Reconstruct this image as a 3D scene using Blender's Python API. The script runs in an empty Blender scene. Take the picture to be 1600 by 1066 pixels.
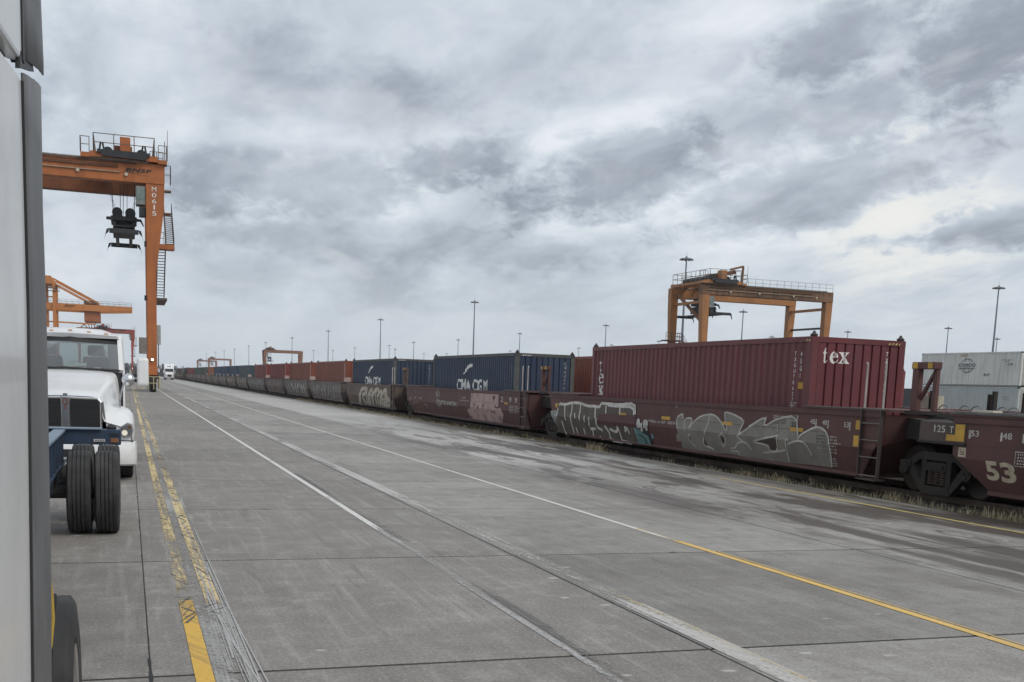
import bpy, bmesh, math, random
from mathutils import Vector, Matrix
random.seed(11)
R = math.radians
S = bpy.context.scene
COL = S.collection

# ---------------------------------------------------------------- camera
CAM_H = 1.88
def cam_axes(yaw, pitch, roll):
    fwd = Vector((math.sin(yaw)*math.cos(pitch), math.cos(yaw)*math.cos(pitch), math.sin(pitch)))
    right = Vector((math.cos(yaw), -math.sin(yaw), 0)); up = right.cross(fwd)
    return (right*math.cos(roll)+up*math.sin(roll), up*math.cos(roll)-right*math.sin(roll), fwd)
_r, _u, _f = cam_axes(R(19.276), R(-8.134), R(2.08))
cd = bpy.data.cameras.new('camera'); cam = bpy.data.objects.new('camera', cd); COL.objects.link(cam)
cd.sensor_width = 36; cd.lens = 1724.25/1600*36; cd.shift_y = (847.69-533)/1600
cd.clip_start = 0.05; cd.clip_end = 20000
cam.matrix_world = Matrix(((_r.x,_u.x,-_f.x,0),(_r.y,_u.y,-_f.y,0),(_r.z,_u.z,-_f.z,CAM_H),(0,0,0,1)))
S.camera = cam

# ---------------------------------------------------------------- node helper
class NT:
    def __init__(s, tree): s.t = tree; s.n = tree.nodes; s.l = tree.links
    def node(s, typ, **kw):
        n = s.n.new(typ)
        for k, v in kw.items():
            if k == 'ins':
                for i, val in v.items(): s.set(n.inputs[i], val)
            else: setattr(n, k, v)
        return n
    def set(s, sock, val):
        if hasattr(val, 'is_linked') or isinstance(val, bpy.types.NodeSocket): s.l.new(val, sock)
        else:
            if isinstance(val, (tuple, list)) and len(val) == 3 and sock.type == 'RGBA': val = (*val, 1)
            sock.default_value = val
    def math(s, op, a, b=0.0, c=0.0, clamp=False):
        n = s.node('ShaderNodeMath', operation=op, use_clamp=clamp)
        for i, x in enumerate((a, b, c)): s.set(n.inputs[i], x)
        return n.outputs[0]
    def ss(s, x, a, b):      # smooth step
        n = s.node('ShaderNodeMapRange', interpolation_type='SMOOTHSTEP')
        s.set(n.inputs[0], x); s.set(n.inputs[1], a); s.set(n.inputs[2], b)
        return n.outputs[0]
    def mix(s, fac, a, b, mode='MIX'):
        n = s.node('ShaderNodeMix', data_type='RGBA', blend_type=mode)
        s.set(n.inputs['Factor'], fac); s.set(n.inputs[6], a); s.set(n.inputs[7], b)
        return n.outputs[2]
    def noise(s, vec, scale, detail=4, rough=.55, dist=0, dims='3D'):
        n = s.node('ShaderNodeTexNoise', noise_dimensions=dims)
        s.set(n.inputs['Vector'], vec); s.set(n.inputs['Scale'], scale); s.set(n.inputs['Detail'], detail)
        s.set(n.inputs['Roughness'], rough); s.set(n.inputs['Distortion'], dist)
        return n.outputs[0]
    def scale(s, vec, sc, off=(0,0,0)):
        n = s.node('ShaderNodeMapping'); s.set(n.inputs[0], vec)
        n.inputs['Scale'].default_value = sc; n.inputs['Location'].default_value = off
        return n.outputs[0]
    def xyz(s, vec):
        n = s.node('ShaderNodeSeparateXYZ'); s.set(n.inputs[0], vec); return n.outputs
    def comb(s, x, y, z=0.0):
        n = s.node('ShaderNodeCombineXYZ'); s.set(n.inputs[0], x); s.set(n.inputs[1], y); s.set(n.inputs[2], z); return n.outputs[0]

# ---------------------------------------------------------------- world: overcast sky with broken stratocumulus
SKX, SKY = 5.5, 6.1
SUN_TO = Vector((0.45, -0.55, 0.70)).normalized()
W = bpy.data.worlds.new('World'); S.world = W; W.use_nodes = True
W.cycles.sampling_method = 'MANUAL'; W.cycles.sample_map_resolution = 256
W.node_tree.nodes.clear(); n = NT(W.node_tree)
sky = n.node('ShaderNodeTexSky', sky_type='NISHITA')
sky.sun_disc = False; sky.sun_elevation = math.asin(SUN_TO.z); sky.sun_rotation = math.atan2(SUN_TO.x, SUN_TO.y)
sky.dust_density = 2.0
gen = n.node('ShaderNodeTexCoord').outputs['Generated']
X, Y, Z = n.xyz(gen)
zz = n.math('ADD', n.math('MAXIMUM', Z, 0.0), 0.20)
p = n.comb(n.math('DIVIDE', X, zz), n.math('DIVIDE', Y, zz))
rot = n.node('ShaderNodeMapping'); n.set(rot.inputs[0], p); rot.inputs['Rotation'].default_value = (0, 0, R(10)); rot.inputs['Scale'].default_value = (1.45, .78, 1)
rot.inputs['Location'].default_value = (SKX, SKY, 0)
pc = rot.outputs[0]
def density(v, fine=True):
    d = n.math('ADD', n.math('MULTIPLY', n.noise(v, 1.05, 2, .5, .0), .62), n.math('MULTIPLY', n.noise(v, 2.6, 4, .55, .5), .30))
    return n.math('ADD', d, n.math('MULTIPLY', n.noise(v, 7.5, 6, .62, .5), .17)) if fine else n.math('ADD', d, .085)
# the main cloud banks of this sky: azimuth, elevation, half sizes in degrees, tilt, weight
LUMPS = ((24.5,10.8,5.3,1.7,19,1), (33.4,9.7,5.9,1.7,13,0.85), (15.9,10.9,2.9,1.1,7,0.85), (7.2,9.3,5.6,1.7,1,0.75), (41.1,8.1,3.7,0.9,3,0.85), (40.8,15.4,3.7,1.8,21,0.85), (34.1,16.4,2.8,1.8,14,0.75), (3.0,13.4,8.0,2.5,-1,0.32), (11.0,6.8,8.0,1.3,-1,0.45), (19.7,6.9,4.6,0.9,1,0.45), (28.9,12.5,4.6,1.7,9,0.5), (6.7,5.1,6.8,1.1,-1,0.35), (24.8,14.6,3.7,1.3,14,0.35), (12.8,13.0,3.4,1.3,-1,0.38), (34.9,13.4,3.4,1.3,11,0.6))
GAPS = ((7.5,11.7,2.8,0.7,4,0.7), (21.7,12.4,2.8,0.5,19,0.6), (37.1,8.4,1.7,0.8,14,1), (11.0,8.4,2.8,0.6,-1,0.45), (25.4,9.1,2.2,0.6,24,0.6), (1.6,11.7,1.9,0.8,-1,0.45), (33.0,7.5,5.3,0.5,5,0.6), (27.7,17.6,4.6,0.8,-1,0.4), (36.1,16.3,0.9,0.5,-1,0.5), (35.4,6.7,2.8,0.6,9,0.5))
az = n.math('MULTIPLY', n.math('ARCTAN2', X, Y), 57.2958); ev = n.math('MULTIPLY', n.math('ARCSINE', Z), 57.2958)
q = n.comb(az, n.math('MULTIPLY', ev, 1.7))
wob = n.math('ADD', n.math('MULTIPLY', n.math('SUBTRACT', n.noise(q, .22, 2, .5, .3), .5), 1.7), n.math('MULTIPLY', n.math('SUBTRACT', n.noise(q, .75, 6, .66, .4), .5), 1.55))
def banks(lst, shade):
    tot = None
    for a0, e0, ra, re, tl, wt in lst:
        du = n.math('SUBTRACT', az, a0); dw = n.math('SUBTRACT', ev, e0); c_, s_ = math.cos(R(tl)), math.sin(R(tl))
        ka, kb = 1/(ra*1.2), 1/(re*1.2)
        a_ = n.math('MULTIPLY_ADD', du, c_*ka, n.math('MULTIPLY', dw, s_*ka)); b_ = n.math('MULTIPLY_ADD', dw, c_*kb, n.math('MULTIPLY', du, -s_*kb))
        r_ = n.math('ADD', n.math('SQRT', n.math('MULTIPLY_ADD', a_, a_, n.math('MULTIPLY', b_, b_))), wob)
        k_ = n.math('MULTIPLY', n.ss(r_, 1.35, .45), n.math('MULTIPLY_ADD', b_, -shade*wt, wt))       # heavier towards the base
        tot = k_ if tot is None else n.math('MAXIMUM', tot, k_)
    return tot
base = density(pc)
dens = n.math('MULTIPLY_ADD', n.math('SUBTRACT', base, .545), .78, .448)
dens = n.math('SUBTRACT', n.math('ADD', dens, n.math('MULTIPLY', banks(LUMPS, .25), .165)), n.math('MULTIPLY', banks(GAPS, 0), .095))
sh = n.node('ShaderNodeMapping'); n.set(sh.inputs[0], pc); sh.inputs['Location'].default_value = (-.03, .10, 0)
rim = n.ss(n.math('SUBTRACT', density(pc, False), density(sh.outputs[0], False)), .0, .085)          # the edges turned to the light are brighter
ramp = n.node('ShaderNodeValToRGB'); n.set(ramp.inputs[0], dens); ramp.color_ramp.interpolation = 'B_SPLINE'
el = ramp.color_ramp.elements
el[0].position = .35; el[0].color = (.82,.853,.885,1)
el[1].position = .645; el[1].color = (.238,.268,.315,1)
for pos, c in ((.42,(.665,.718,.768,1)), (.48,(.545,.600,.663,1)), (.54,(.412,.457,.520,1)), (.585,(.322,.357,.412,1))):
    e = el.new(pos); e.color = c
cl = n.mix(n.math('MULTIPLY', rim, .45), ramp.outputs[0], (.77,.803,.838,1))
# pale band low over the horizon
low = n.math('SUBTRACT', 1.0, n.ss(Z, .01, .15))
cl = n.mix(n.math('MULTIPLY', low, .78), cl, (.58,.642,.706,1))
# the thin, warm place in the cloud to the right, where the light comes through
gd = Vector((math.sin(R(19.276+19.0)), math.cos(R(19.276+19.0)), math.tan(R(8.6)))).normalized()
dt = n.node('ShaderNodeVectorMath', operation='DOT_PRODUCT'); n.set(dt.inputs[0], gen); dt.inputs[1].default_value = gd
gl = n.math('MULTIPLY', n.ss(dt.outputs['Value'], .9940, .9998), n.ss(dens, .49, .38))
cl = n.mix(n.math('MULTIPLY', gl, .75), cl, (.86,.845,.79,1))
bg = n.node('ShaderNodeBackground'); n.set(bg.inputs[0], cl); bg.inputs[1].default_value = 1.06
bgs = n.node('ShaderNodeBackground'); n.set(bgs.inputs[0], sky.outputs[0]); bgs.inputs[1].default_value = .10
mx = n.node('ShaderNodeMixShader'); mx.inputs[0].default_value = .90
n.l.new(bgs.outputs[0], mx.inputs[1]); n.l.new(bg.outputs[0], mx.inputs[2])
wo = n.node('ShaderNodeOutputWorld'); n.l.new(mx.outputs[0], wo.inputs[0])

# ---------------------------------------------------------------- sun behind the cloud
sd = bpy.data.lights.new('sun', 'SUN'); sun = bpy.data.objects.new('sun', sd); COL.objects.link(sun)
sd.energy = 1.5; sd.angle = R(30); sd.color = (1, .93, .83)
sun.rotation_euler = SUN_TO.to_track_quat('Z', 'Y').to_euler()

# ---------------------------------------------------------------- exposure
S.view_settings.view_transform = 'Standard'; S.view_settings.look = 'None'
S.view_settings.exposure = 0.05; S.view_settings.gamma = 1.0; S.view_settings.use_curve_mapping = False
S.render.engine = 'CYCLES'
S.cycles.max_bounces = 5; S.cycles.diffuse_bounces = 2; S.cycles.glossy_bounces = 2; S.cycles.volume_bounces = 0; S.cycles.transparent_max_bounces = 12

# ---------------------------------------------------------------- materials
MATS = {}
def P(name, col, rough=.6, metal=0.0, var=.18, sc=2.5, grime=None, g=0.35, streak=False, bump=0.0, bsc=60, rust=None, rs=.3, spec=.5, rnd=.0, gsc=1.3, coat=0.0, dent=0.0):
    """painted / metal / plastic surface: tone variation, grime, streaks, rust specks, fine relief"""
    if name in MATS: return MATS[name]
    m = bpy.data.materials.new(name); m.use_nodes = True; t = NT(m.node_tree); t.n.clear()
    out = t.node('ShaderNodeOutputMaterial'); b = t.node('ShaderNodeBsdfPrincipled'); t.l.new(b.outputs[0], out.inputs[0])
    tc = t.node('ShaderNodeTexCoord').outputs['Object']
    oi = t.node('ShaderNodeObjectInfo')
    off = t.math('MULTIPLY', oi.outputs['Random'], 37.0)
    va = t.node('ShaderNodeVectorMath', operation='ADD'); t.set(va.inputs[0], tc); t.set(va.inputs[1], t.comb(off, off, off))
    v = va.outputs[0]
    c0 = tuple(x*(1-var) for x in col); c1 = tuple(min(1, x*(1+var)) for x in col)
    c = t.mix(t.ss(t.noise(v, sc, 6, .6), .3, .7), c0, c1)
    if rnd:
        hv = t.node('ShaderNodeHueSaturation'); t.set(hv.inputs['Color'], c)
        t.set(hv.inputs['Value'], t.math('ADD', 1-rnd, t.math('MULTIPLY', oi.outputs['Random'], 2*rnd))); c = hv.outputs[0]
    rgh = rough
    if grime:
        gv = t.scale(v, (1.0, 1.0, .12)) if streak else v
        gm = t.math('MULTIPLY', t.ss(t.noise(gv, gsc*(3 if streak else 1), 7, .65, .2), .42, .75), g)
        c = t.mix(gm, c, grime); rgh = t.math('ADD', rough, t.math('MULTIPLY', gm, .3), clamp=True)
    if rust:
        rm = t.math('MULTIPLY', t.ss(t.noise(t.scale(v, (1,1,.45)), 4.5, 9, .7), .6, .7), rs)
        c = t.mix(rm, c, rust)
    t.set(b.inputs['Base Color'], c); t.set(b.inputs['Roughness'], rgh); b.inputs['Metallic'].default_value = metal
    b.inputs['Specular IOR Level'].default_value = spec
    if coat: b.inputs['Coat Weight'].default_value = coat; b.inputs['Coat Roughness'].default_value = .08
    if bump:
        bp = t.node('ShaderNodeBump'); bp.inputs['Strength'].default_value = bump; bp.inputs['Distance'].default_value = .01
        t.set(bp.inputs['Height'], t.noise(v, bsc, 5, .6)); t.l.new(bp.outputs[0], b.inputs['Normal'])
    if dent:
        bp = t.node('ShaderNodeBump'); bp.inputs['Strength'].default_value = dent; bp.inputs['Distance'].default_value = .06
        t.set(bp.inputs['Height'], t.noise(v, 1.1, 3, .5)); t.l.new(bp.outputs[0], b.inputs['Normal'])
    MATS[name] = m; return m
def glass(name, tint=(.50,.57,.55), rough=.03):
    if name in MATS: return MATS[name]
    m = bpy.data.materials.new(name); m.use_nodes = True; t = NT(m.node_tree); t.n.clear()
    out = t.node('ShaderNodeOutputMaterial')
    tr = t.node('ShaderNodeBsdfTransparent'); tr.inputs[0].default_value = (*tint, 1)
    gl = t.node('ShaderNodeBsdfGlossy'); gl.inputs['Roughness'].default_value = rough; gl.inputs[0].default_value = (.9,.9,.9,1)
    fr = t.node('ShaderNodeFresnel'); fr.inputs[0].default_value = 1.5
    mx = t.node('ShaderNodeMixShader'); t.set(mx.inputs[0], t.math('ADD', fr.outputs[0], .04, clamp=True))
    t.l.new(tr.outputs[0], mx.inputs[1]); t.l.new(gl.outputs[0], mx.inputs[2]); t.l.new(mx.outputs[0], out.inputs[0])
    MATS[name] = m; return m
def lamp(name, col, strength):
    if name in MATS: return MATS[name]
    m = bpy.data.materials.new(name); m.use_nodes = True; t = NT(m.node_tree); t.n.clear()
    out = t.node('ShaderNodeOutputMaterial'); e = t.node('ShaderNodeEmission')
    e.inputs[0].default_value = (*col, 1); e.inputs[1].default_value = strength; t.l.new(e.outputs[0], out.inputs[0])
    MATS[name] = m; return m

# ---------------------------------------------------------------- geometry helpers
class MB:
    def __init__(s): s.v = []; s.f = []
    def add(s, vs, fs):
        o = len(s.v); s.v += [tuple(v) for v in vs]; s.f += [tuple(i+o for i in f) for f in fs]; return s
    def box(s, x0, x1, y0, y1, z0, z1):
        return s.add([(x0,y0,z0),(x1,y0,z0),(x1,y1,z0),(x0,y1,z0),(x0,y0,z1),(x1,y0,z1),(x1,y1,z1),(x0,y1,z1)],
                     [(3,2,1,0),(4,5,6,7),(0,1,5,4),(1,2,6,5),(2,3,7,6),(3,0,4,7)])
    def bar(s, p0, p1, w, h=None, up=(0,0,1), w1=None, h1=None):
        p0 = Vector(p0); p1 = Vector(p1); h = w if h is None else h; w1 = w if w1 is None else w1; h1 = h if h1 is None else h1
        d = (p1-p0).normalized(); up = Vector(up)
        if abs(d.dot(up)) > .98: up = Vector((0,1,0)) if abs(d.y) < .9 else Vector((1,0,0))
        a = d.cross(up).normalized(); b = a.cross(d).normalized()
        vs = []
        for q, ww, hh in ((p0, w, h), (p1, w1, h1)):
            for sa, sb in ((-1,-1),(1,-1),(1,1),(-1,1)): vs.append(q + a*sa*ww/2 + b*sb*hh/2)
        return s.add(vs, [(3,2,1,0),(4,5,6,7),(0,1,5,4),(1,2,6,5),(2,3,7,6),(3,0,4,7)])
    def cyl(s, p0, p1, r0, r1=None, n=12, cap=True):
        p0 = Vector(p0); p1 = Vector(p1); r1 = r0 if r1 is None else r1
        d = (p1-p0).normalized(); up = Vector((0,0,1)) if abs(d.z) < .9 else Vector((1,0,0))
        a = d.cross(up).normalized(); b = a.cross(d)
        vs = [q+(a*math.cos(t)+b*math.sin(t))*r for q, r in ((p0,r0),(p1,r1)) for t in [2*math.pi*i/n for i in range(n)]]
        fs = [(i, (i+1)%n, n+(i+1)%n, n+i) for i in range(n)]
        if cap: fs += [tuple(range(n-1,-1,-1)), tuple(range(n,2*n))]
        return s.add(vs, fs)
    def tube(s, path, r, n=6):
        for a, b in zip(path[:-1], path[1:]): s.cyl(a, b, r, n=n)
        return s
    def prism(s, pts, axis, a, b):
        m = {'x': lambda p, t: (t, p[0], p[1]), 'y': lambda p, t: (p[0], t, p[1]), 'z': lambda p, t: (p[0], p[1], t)}[axis]
        k = len(pts)
        return s.add([m(p, a) for p in pts]+[m(p, b) for p in pts],
                     [tuple(range(k-1,-1,-1)), tuple(range(k,2*k))]+[(i,(i+1)%k,k+(i+1)%k,k+i) for i in range(k)])
    def lathe(s, prof, n=32, c=(0,0,0), axis='x', closed=False):
        k = len(prof); vs = []
        for i in range(n):
            t = 2*math.pi*i/n
            for x, r in prof:
                q = (x, r*math.cos(t), r*math.sin(t)) if axis == 'x' else ((r*math.cos(t), x, r*math.sin(t)) if axis == 'y' else (r*math.cos(t), r*math.sin(t), x))
                vs.append((q[0]+c[0], q[1]+c[1], q[2]+c[2]))
        fs = []
        for i in range(n):
            j = (i+1) % n
            for a in range(k if closed else k-1):
                b = (a+1) % k
                fs.append((i*k+a, j*k+a, j*k+b, i*k+b))
        return s.add(vs, fs)
    def loft(s, secs, cap=True, close=False):
        k = len(secs[0]); vs = [p for sec in secs for p in sec]; fs = []
        for i in range(len(secs)-1):
            for a in range(k if close else k-1):
                b = (a+1) % k; fs.append((i*k+a, i*k+b, (i+1)*k+b, (i+1)*k+a))
        if cap: fs += [tuple(range(k-1,-1,-1)), tuple((len(secs)-1)*k+a for a in range(k))]
        return s.add(vs, fs)
    def mesh(s, name, mat, smooth=False):
        me = bpy.data.meshes.new(name); me.from_pydata(s.v, [], s.f)
        bm = bmesh.new(); bm.from_mesh(me); bmesh.ops.recalc_face_normals(bm, faces=bm.faces); bm.to_mesh(me); bm.free()
        if mat: me.materials.append(mat)
        if smooth:
            for p_ in me.polygons: p_.use_smooth = True
        me.update(); return me
    def build(s, name, mat, parent=None, smooth=False, bevel=0.0, sub=0, angle=None):
        o = bpy.data.objects.new(name, s.mesh(name, mat, smooth or angle is not None)); COL.objects.link(o)
        if parent: o.parent = parent
        if bevel:
            md = o.modifiers.new('bevel', 'BEVEL'); md.width = bevel; md.segments = 2; md.limit_method = 'ANGLE'; md.angle_limit = R(35)
        if sub:
            md = o.modifiers.new('sub', 'SUBSURF'); md.levels = sub; md.render_levels = sub
        if angle is not None:
            md = o.modifiers.new('split', 'EDGE_SPLIT'); md.split_angle = R(angle)
        return o
def thing(name, label, cat, loc=(0,0,0), group=None, rz=0):
    o = bpy.data.objects.new(name, None); COL.objects.link(o); o.location = loc; o.rotation_euler = (0,0,rz)
    o.empty_display_size = .3
    return tag(o, label, cat, group)
def tag(o, label=None, cat=None, group=None, kind=None):
    if label: o['label'] = label
    if cat: o['category'] = cat
    if group: o['group'] = group
    if kind: o['kind'] = kind
    return o
def inst(me, name, parent, loc=(0,0,0), mat=None, rz=0):
    o = bpy.data.objects.new(name, me); COL.objects.link(o); o.parent = parent; o.location = loc; o.rotation_euler = (0,0,rz)
    if mat: o.material_slots[0].link = 'OBJECT'; o.material_slots[0].material = mat
    return o
def copy_tree(o, parent=None):
    c = o.copy(); COL.objects.link(c); c.parent = parent
    for ch in list(o.children): copy_tree(ch, c)
    return c

# flat print (paint, lettering, graffiti): polygons cut where the surface below bends, laid a hair proud of it
def bm_polys(polys):
    bm = bmesh.new()
    for pl in polys:
        try: bm.faces.new([bm.verts.new((u, v, 0)) for u, v in pl])
        except ValueError: pass
    bmesh.ops.triangulate(bm, faces=bm.faces[:], ngon_method='EAR_CLIP'); return bm
def decal(name, bm, fn, mat, parent, bu=(), bv=()):
    for brk, no in ((bu, (1,0,0)), (bv, (0,1,0))):
        for b in brk:
            co = (b,0,0) if no[0] else (0,b,0)
            bmesh.ops.bisect_plane(bm, geom=bm.verts[:]+bm.edges[:]+bm.faces[:], plane_co=co, plane_no=no, dist=1e-5)
    for v in bm.verts: v.co = fn(v.co.x, v.co.y, v.co.z)
    me = bpy.data.meshes.new(name); bm.to_mesh(me); bm.free(); me.materials.append(mat)
    o = bpy.data.objects.new(name, me); COL.objects.link(o); o.parent = parent; return o
def ribbon(path, w, z=0.0, closed=False):
    """polyline -> list of (verts, quads) strip of width w, mitred"""
    pts = [Vector((a[0], a[1])) for a in path]; n_ = len(pts); L = []; Rr = []
    for i in range(n_):
        d0 = (pts[i]-pts[i-1]) if (i > 0 or closed) else (pts[i+1]-pts[i])
        d1 = (pts[(i+1) % n_]-pts[i]) if (i < n_-1 or closed) else d0
        d0 = d0.normalized() if d0.length > 1e-9 else Vector((1,0)); d1 = d1.normalized() if d1.length > 1e-9 else d0
        t = d0+d1
        if t.length < .3: t = Vector((-d0.y, d0.x))*0.3+d0*.01
        t.normalize(); nn = Vector((-t.y, t.x)); k = 1/max(.45, abs(nn.dot(Vector((-d1.y, d1.x)))))
        L.append(pts[i]+nn*w/2*k); Rr.append(pts[i]-nn*w/2*k)
    vs = [(a.x, a.y, z) for a in L]+[(a.x, a.y, z) for a in Rr]
    m = n_ if closed else n_-1
    return vs, [(i, (i+1) % n_, n_+(i+1) % n_, n_+i) for i in range(m)]
def bm_ribbons(paths, w, dz=.0005):
    bm = bmesh.new()
    for k, pth in enumerate(paths):
        vs, fs = ribbon(pth, w, k*dz)
        bv_ = [bm.verts.new(v) for v in vs]
        for f in fs:
            try: bm.faces.new([bv_[i] for i in f])
            except ValueError: pass
    bmesh.ops.triangulate(bm, faces=bm.faces[:]); return bm
def smooth_path(pts, it=2):
    for _ in range(it):
        q = [pts[0]]
        for a, b in zip(pts[:-1], pts[1:]):
            q += [(a[0]*.75+b[0]*.25, a[1]*.75+b[1]*.25), (a[0]*.25+b[0]*.75, a[1]*.25+b[1]*.75)]
        q.append(pts[-1]); pts = q
    return pts
def bm_text(s, box, bold=0.0, shear=0.0, spacing=1.0, line=1.0, mirror=False):
    """text as flat mesh fitted to box (u0,u1,v0,v1)"""
    cu = bpy.data.curves.new('lettering', 'FONT'); cu.body = s; cu.offset = bold; cu.shear = shear; cu.space_character = spacing; cu.space_line = line
    cu.resolution_u = 3; o = bpy.data.objects.new('lettering', cu); COL.objects.link(o)
    dg = bpy.context.evaluated_depsgraph_get(); me = bpy.data.meshes.new_from_object(o.evaluated_get(dg))
    bpy.data.objects.remove(o); bpy.data.curves.remove(cu)
    bm = bmesh.new(); bm.from_mesh(me); bpy.data.meshes.remove(me)
    xs = [v.co.x for v in bm.verts]; ys = [v.co.y for v in bm.verts]
    x0, x1, y0, y1 = min(xs), max(xs), min(ys), max(ys); u0, u1, v0, v1 = box
    for v in bm.verts:
        v.co = ((v.co.x-x0)/(x1-x0)*(u1-u0)+u0, (v.co.y-y0)/(y1-y0)*(v1-v0)+v0, 0)
    return bm

# ================================================================ SETTING
def concrete_mat():
    m = bpy.data.materials.new('concrete'); m.use_nodes = True; t = NT(m.node_tree); t.n.clear()
    out = t.node('ShaderNodeOutputMaterial'); b = t.node('ShaderNodeBsdfPrincipled'); t.l.new(b.outputs[0], out.inputs[0])
    pos = t.node('ShaderNodeNewGeometry').outputs['Position']; oi = t.node('ShaderNodeObjectInfo').outputs['Random']
    X, Y, Z = t.xyz(pos)
    lane = t.mix(t.ss(X, 4.02, 4.04), (.222,.204,.184), (.305,.291,.271)); lane = t.mix(t.ss(X, 8.52, 8.54), lane, (.33,.316,.297))
    c = t.mix(t.math('MULTIPLY', t.ss(t.noise(pos, .30, 6, .65, .3), .36, .62), .62), lane, (.165,.152,.137))
    # blotches and mottling
    mot = t.noise(pos, 2.2, 5, .72, .2)
    c = t.mix(t.math('MULTIPLY', t.ss(mot, .50, .68), .42), c, (.37,.358,.338)); c = t.mix(t.math('MULTIPLY', t.ss(mot, .50, .34), .45), c, (.135,.124,.114))
    # worn wheel paths and sweep marks run along the road
    strk = t.noise(t.comb(t.math('MULTIPLY', X, 2.0), t.math('MULTIPLY', Y, .14)), 1.0, 5, .66, .25)
    c = t.mix(t.math('MULTIPLY', t.ss(strk, .47, .70), .34), c, (.128,.120,.112))
    strk2 = t.noise(t.comb(t.math('MULTIPLY', X, 9.0), t.math('MULTIPLY', Y, .5), 3.0), 1.0, 6, .7, .2)
    c = t.mix(t.math('MULTIPLY', t.ss(strk2, .50, .70), .36), c, (.42,.41,.395))
    # broom finish across the slab
    brm = t.noise(t.comb(t.math('MULTIPLY', X, .9), t.math('MULTIPLY', Y, 11.0)), 1.0, 5, .65)
    c = t.mix(t.math('MULTIPLY', t.ss(brm, .42, .68), .28), c, (.17,.160,.150))
    # aggregate grain
    gr = t.noise(pos, 38, 4, .8)
    c = t.mix(t.math('MULTIPLY', t.ss(gr, .50, .66), .42), c, (.46,.445,.42)); c = t.mix(t.math('MULTIPLY', t.ss(gr, .5, .34), .45), c, (.095,.09,.085))
    # paler lane by the rails, dirt washed against the edge
    pale = t.math('MULTIPLY', t.ss(X, 8.3, 8.8), t.ss(t.math('ADD', Y, t.math('MULTIPLY', t.noise(pos, .12, 3), 16)), 26, 38))
    c = t.mix(t.math('MULTIPLY', pale, .6), c, (.47,.46,.445))
    dirt = t.ss(t.math('ADD', X, t.math('MULTIPLY', t.math('SUBTRACT', t.noise(t.comb(X, t.math('MULTIPLY', Y, .35)), 1.2, 6, .65), .5), 1.9)), 12.25, 12.9)
    near = t.math('SUBTRACT', 1.0, t.ss(X, 13.4, 13.6))
    c = t.mix(t.math('MULTIPLY', t.math('MULTIPLY', dirt, near), .72), c, (.185,.155,.118))
    sand = t.math('MULTIPLY', t.math('MULTIPLY', t.ss(t.noise(t.comb(t.math('MULTIPLY', X, 1.6), t.math('MULTIPLY', Y, .16), 7.0), 1.0, 5, .7, .4), .52, .62), t.ss(X, 11.6, 12.6)), near)
    c = t.mix(t.math('MULTIPLY', sand, .8), c, (.40,.345,.27))
    lip = t.math('MULTIPLY', t.math('MULTIPLY', t.ss(t.math('ADD', X, t.math('MULTIPLY', t.noise(pos, 3, 4), .10)), 13.22, 13.34), near), .8)
    c = t.mix(lip, c, (.42,.39,.34))
    # oil and damp in the lane by the rails
    oil = t.noise(t.comb(t.math('MULTIPLY', X, .75), t.math('MULTIPLY', Y, .11), 5.0), 1.0, 5, .68, .6)
    oilz = t.math('MULTIPLY', t.ss(t.math('ADD', X, t.math('MULTIPLY', t.noise(pos, .3, 3), 2.0)), 8.2, 10.4), t.math('SUBTRACT', 1.0, t.ss(Y, 28, 62)))
    oilm = t.math('MULTIPLY', t.ss(oil, .475, .575), oilz)
    oil2 = t.noise(t.comb(t.math('MULTIPLY', X, 1.8), t.math('MULTIPLY', Y, .32), 9.0), 1.0, 5, .72, .5)
    oilm = t.math('MAXIMUM', oilm, t.math('MULTIPLY', t.ss(oil2, .535, .60), t.math('MULTIPLY', oilz, .9)))
    c = t.mix(t.math('MULTIPLY', oilm, .90), c, (.062,.047,.036))
    # dark tyre smears and pale specks
    sm = t.noise(t.comb(t.math('MULTIPLY', X, 5.0), t.math('MULTIPLY', Y, .22), 2.0), 1.0, 6, .6, .3)
    c = t.mix(t.math('MULTIPLY', t.ss(sm, .62, .70), .45), c, (.085,.082,.08))
    sp = t.node('ShaderNodeTexVoronoi'); t.set(sp.inputs['Vector'], t.comb(t.math('MULTIPLY', X, 1.7), t.math('MULTIPLY', Y, 2.6))); sp.inputs['Scale'].default_value = 1.0
    spm = t.math('MULTIPLY', t.math('SUBTRACT', 1.0, t.ss(t.math('ADD', sp.outputs['Distance'], t.math('MULTIPLY', t.noise(pos, 9, 3), .16)), .13, .19)), t.ss(t.noise(pos, .7, 2), .48, .6))
    c = t.mix(t.math('MULTIPLY', spm, .7), c, (.50,.485,.46))
    hv = t.node('ShaderNodeHueSaturation'); t.set(hv.inputs['Color'], c); t.set(hv.inputs['Value'], t.math('ADD', .88, t.math('MULTIPLY', oi, .24)))
    t.set(b.inputs['Base Color'], hv.outputs[0])
    rg = t.math('SUBTRACT', t.math('ADD', .60, t.math('MULTIPLY', t.noise(pos, .5, 5), .22)), t.math('MULTIPLY', oilm, .20))
    t.set(b.inputs['Roughness'], rg); b.inputs['Specular IOR Level'].default_value = .42
    bp = t.node('ShaderNodeBump'); bp.inputs['Strength'].default_value = .35; bp.inputs['Distance'].default_value = .006
    t.set(bp.inputs['Height'], t.math('ADD', gr, t.math('MULTIPLY', brm, .5))); t.l.new(bp.outputs[0], b.inputs['Normal'])
    return m
CONC = concrete_mat()
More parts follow.
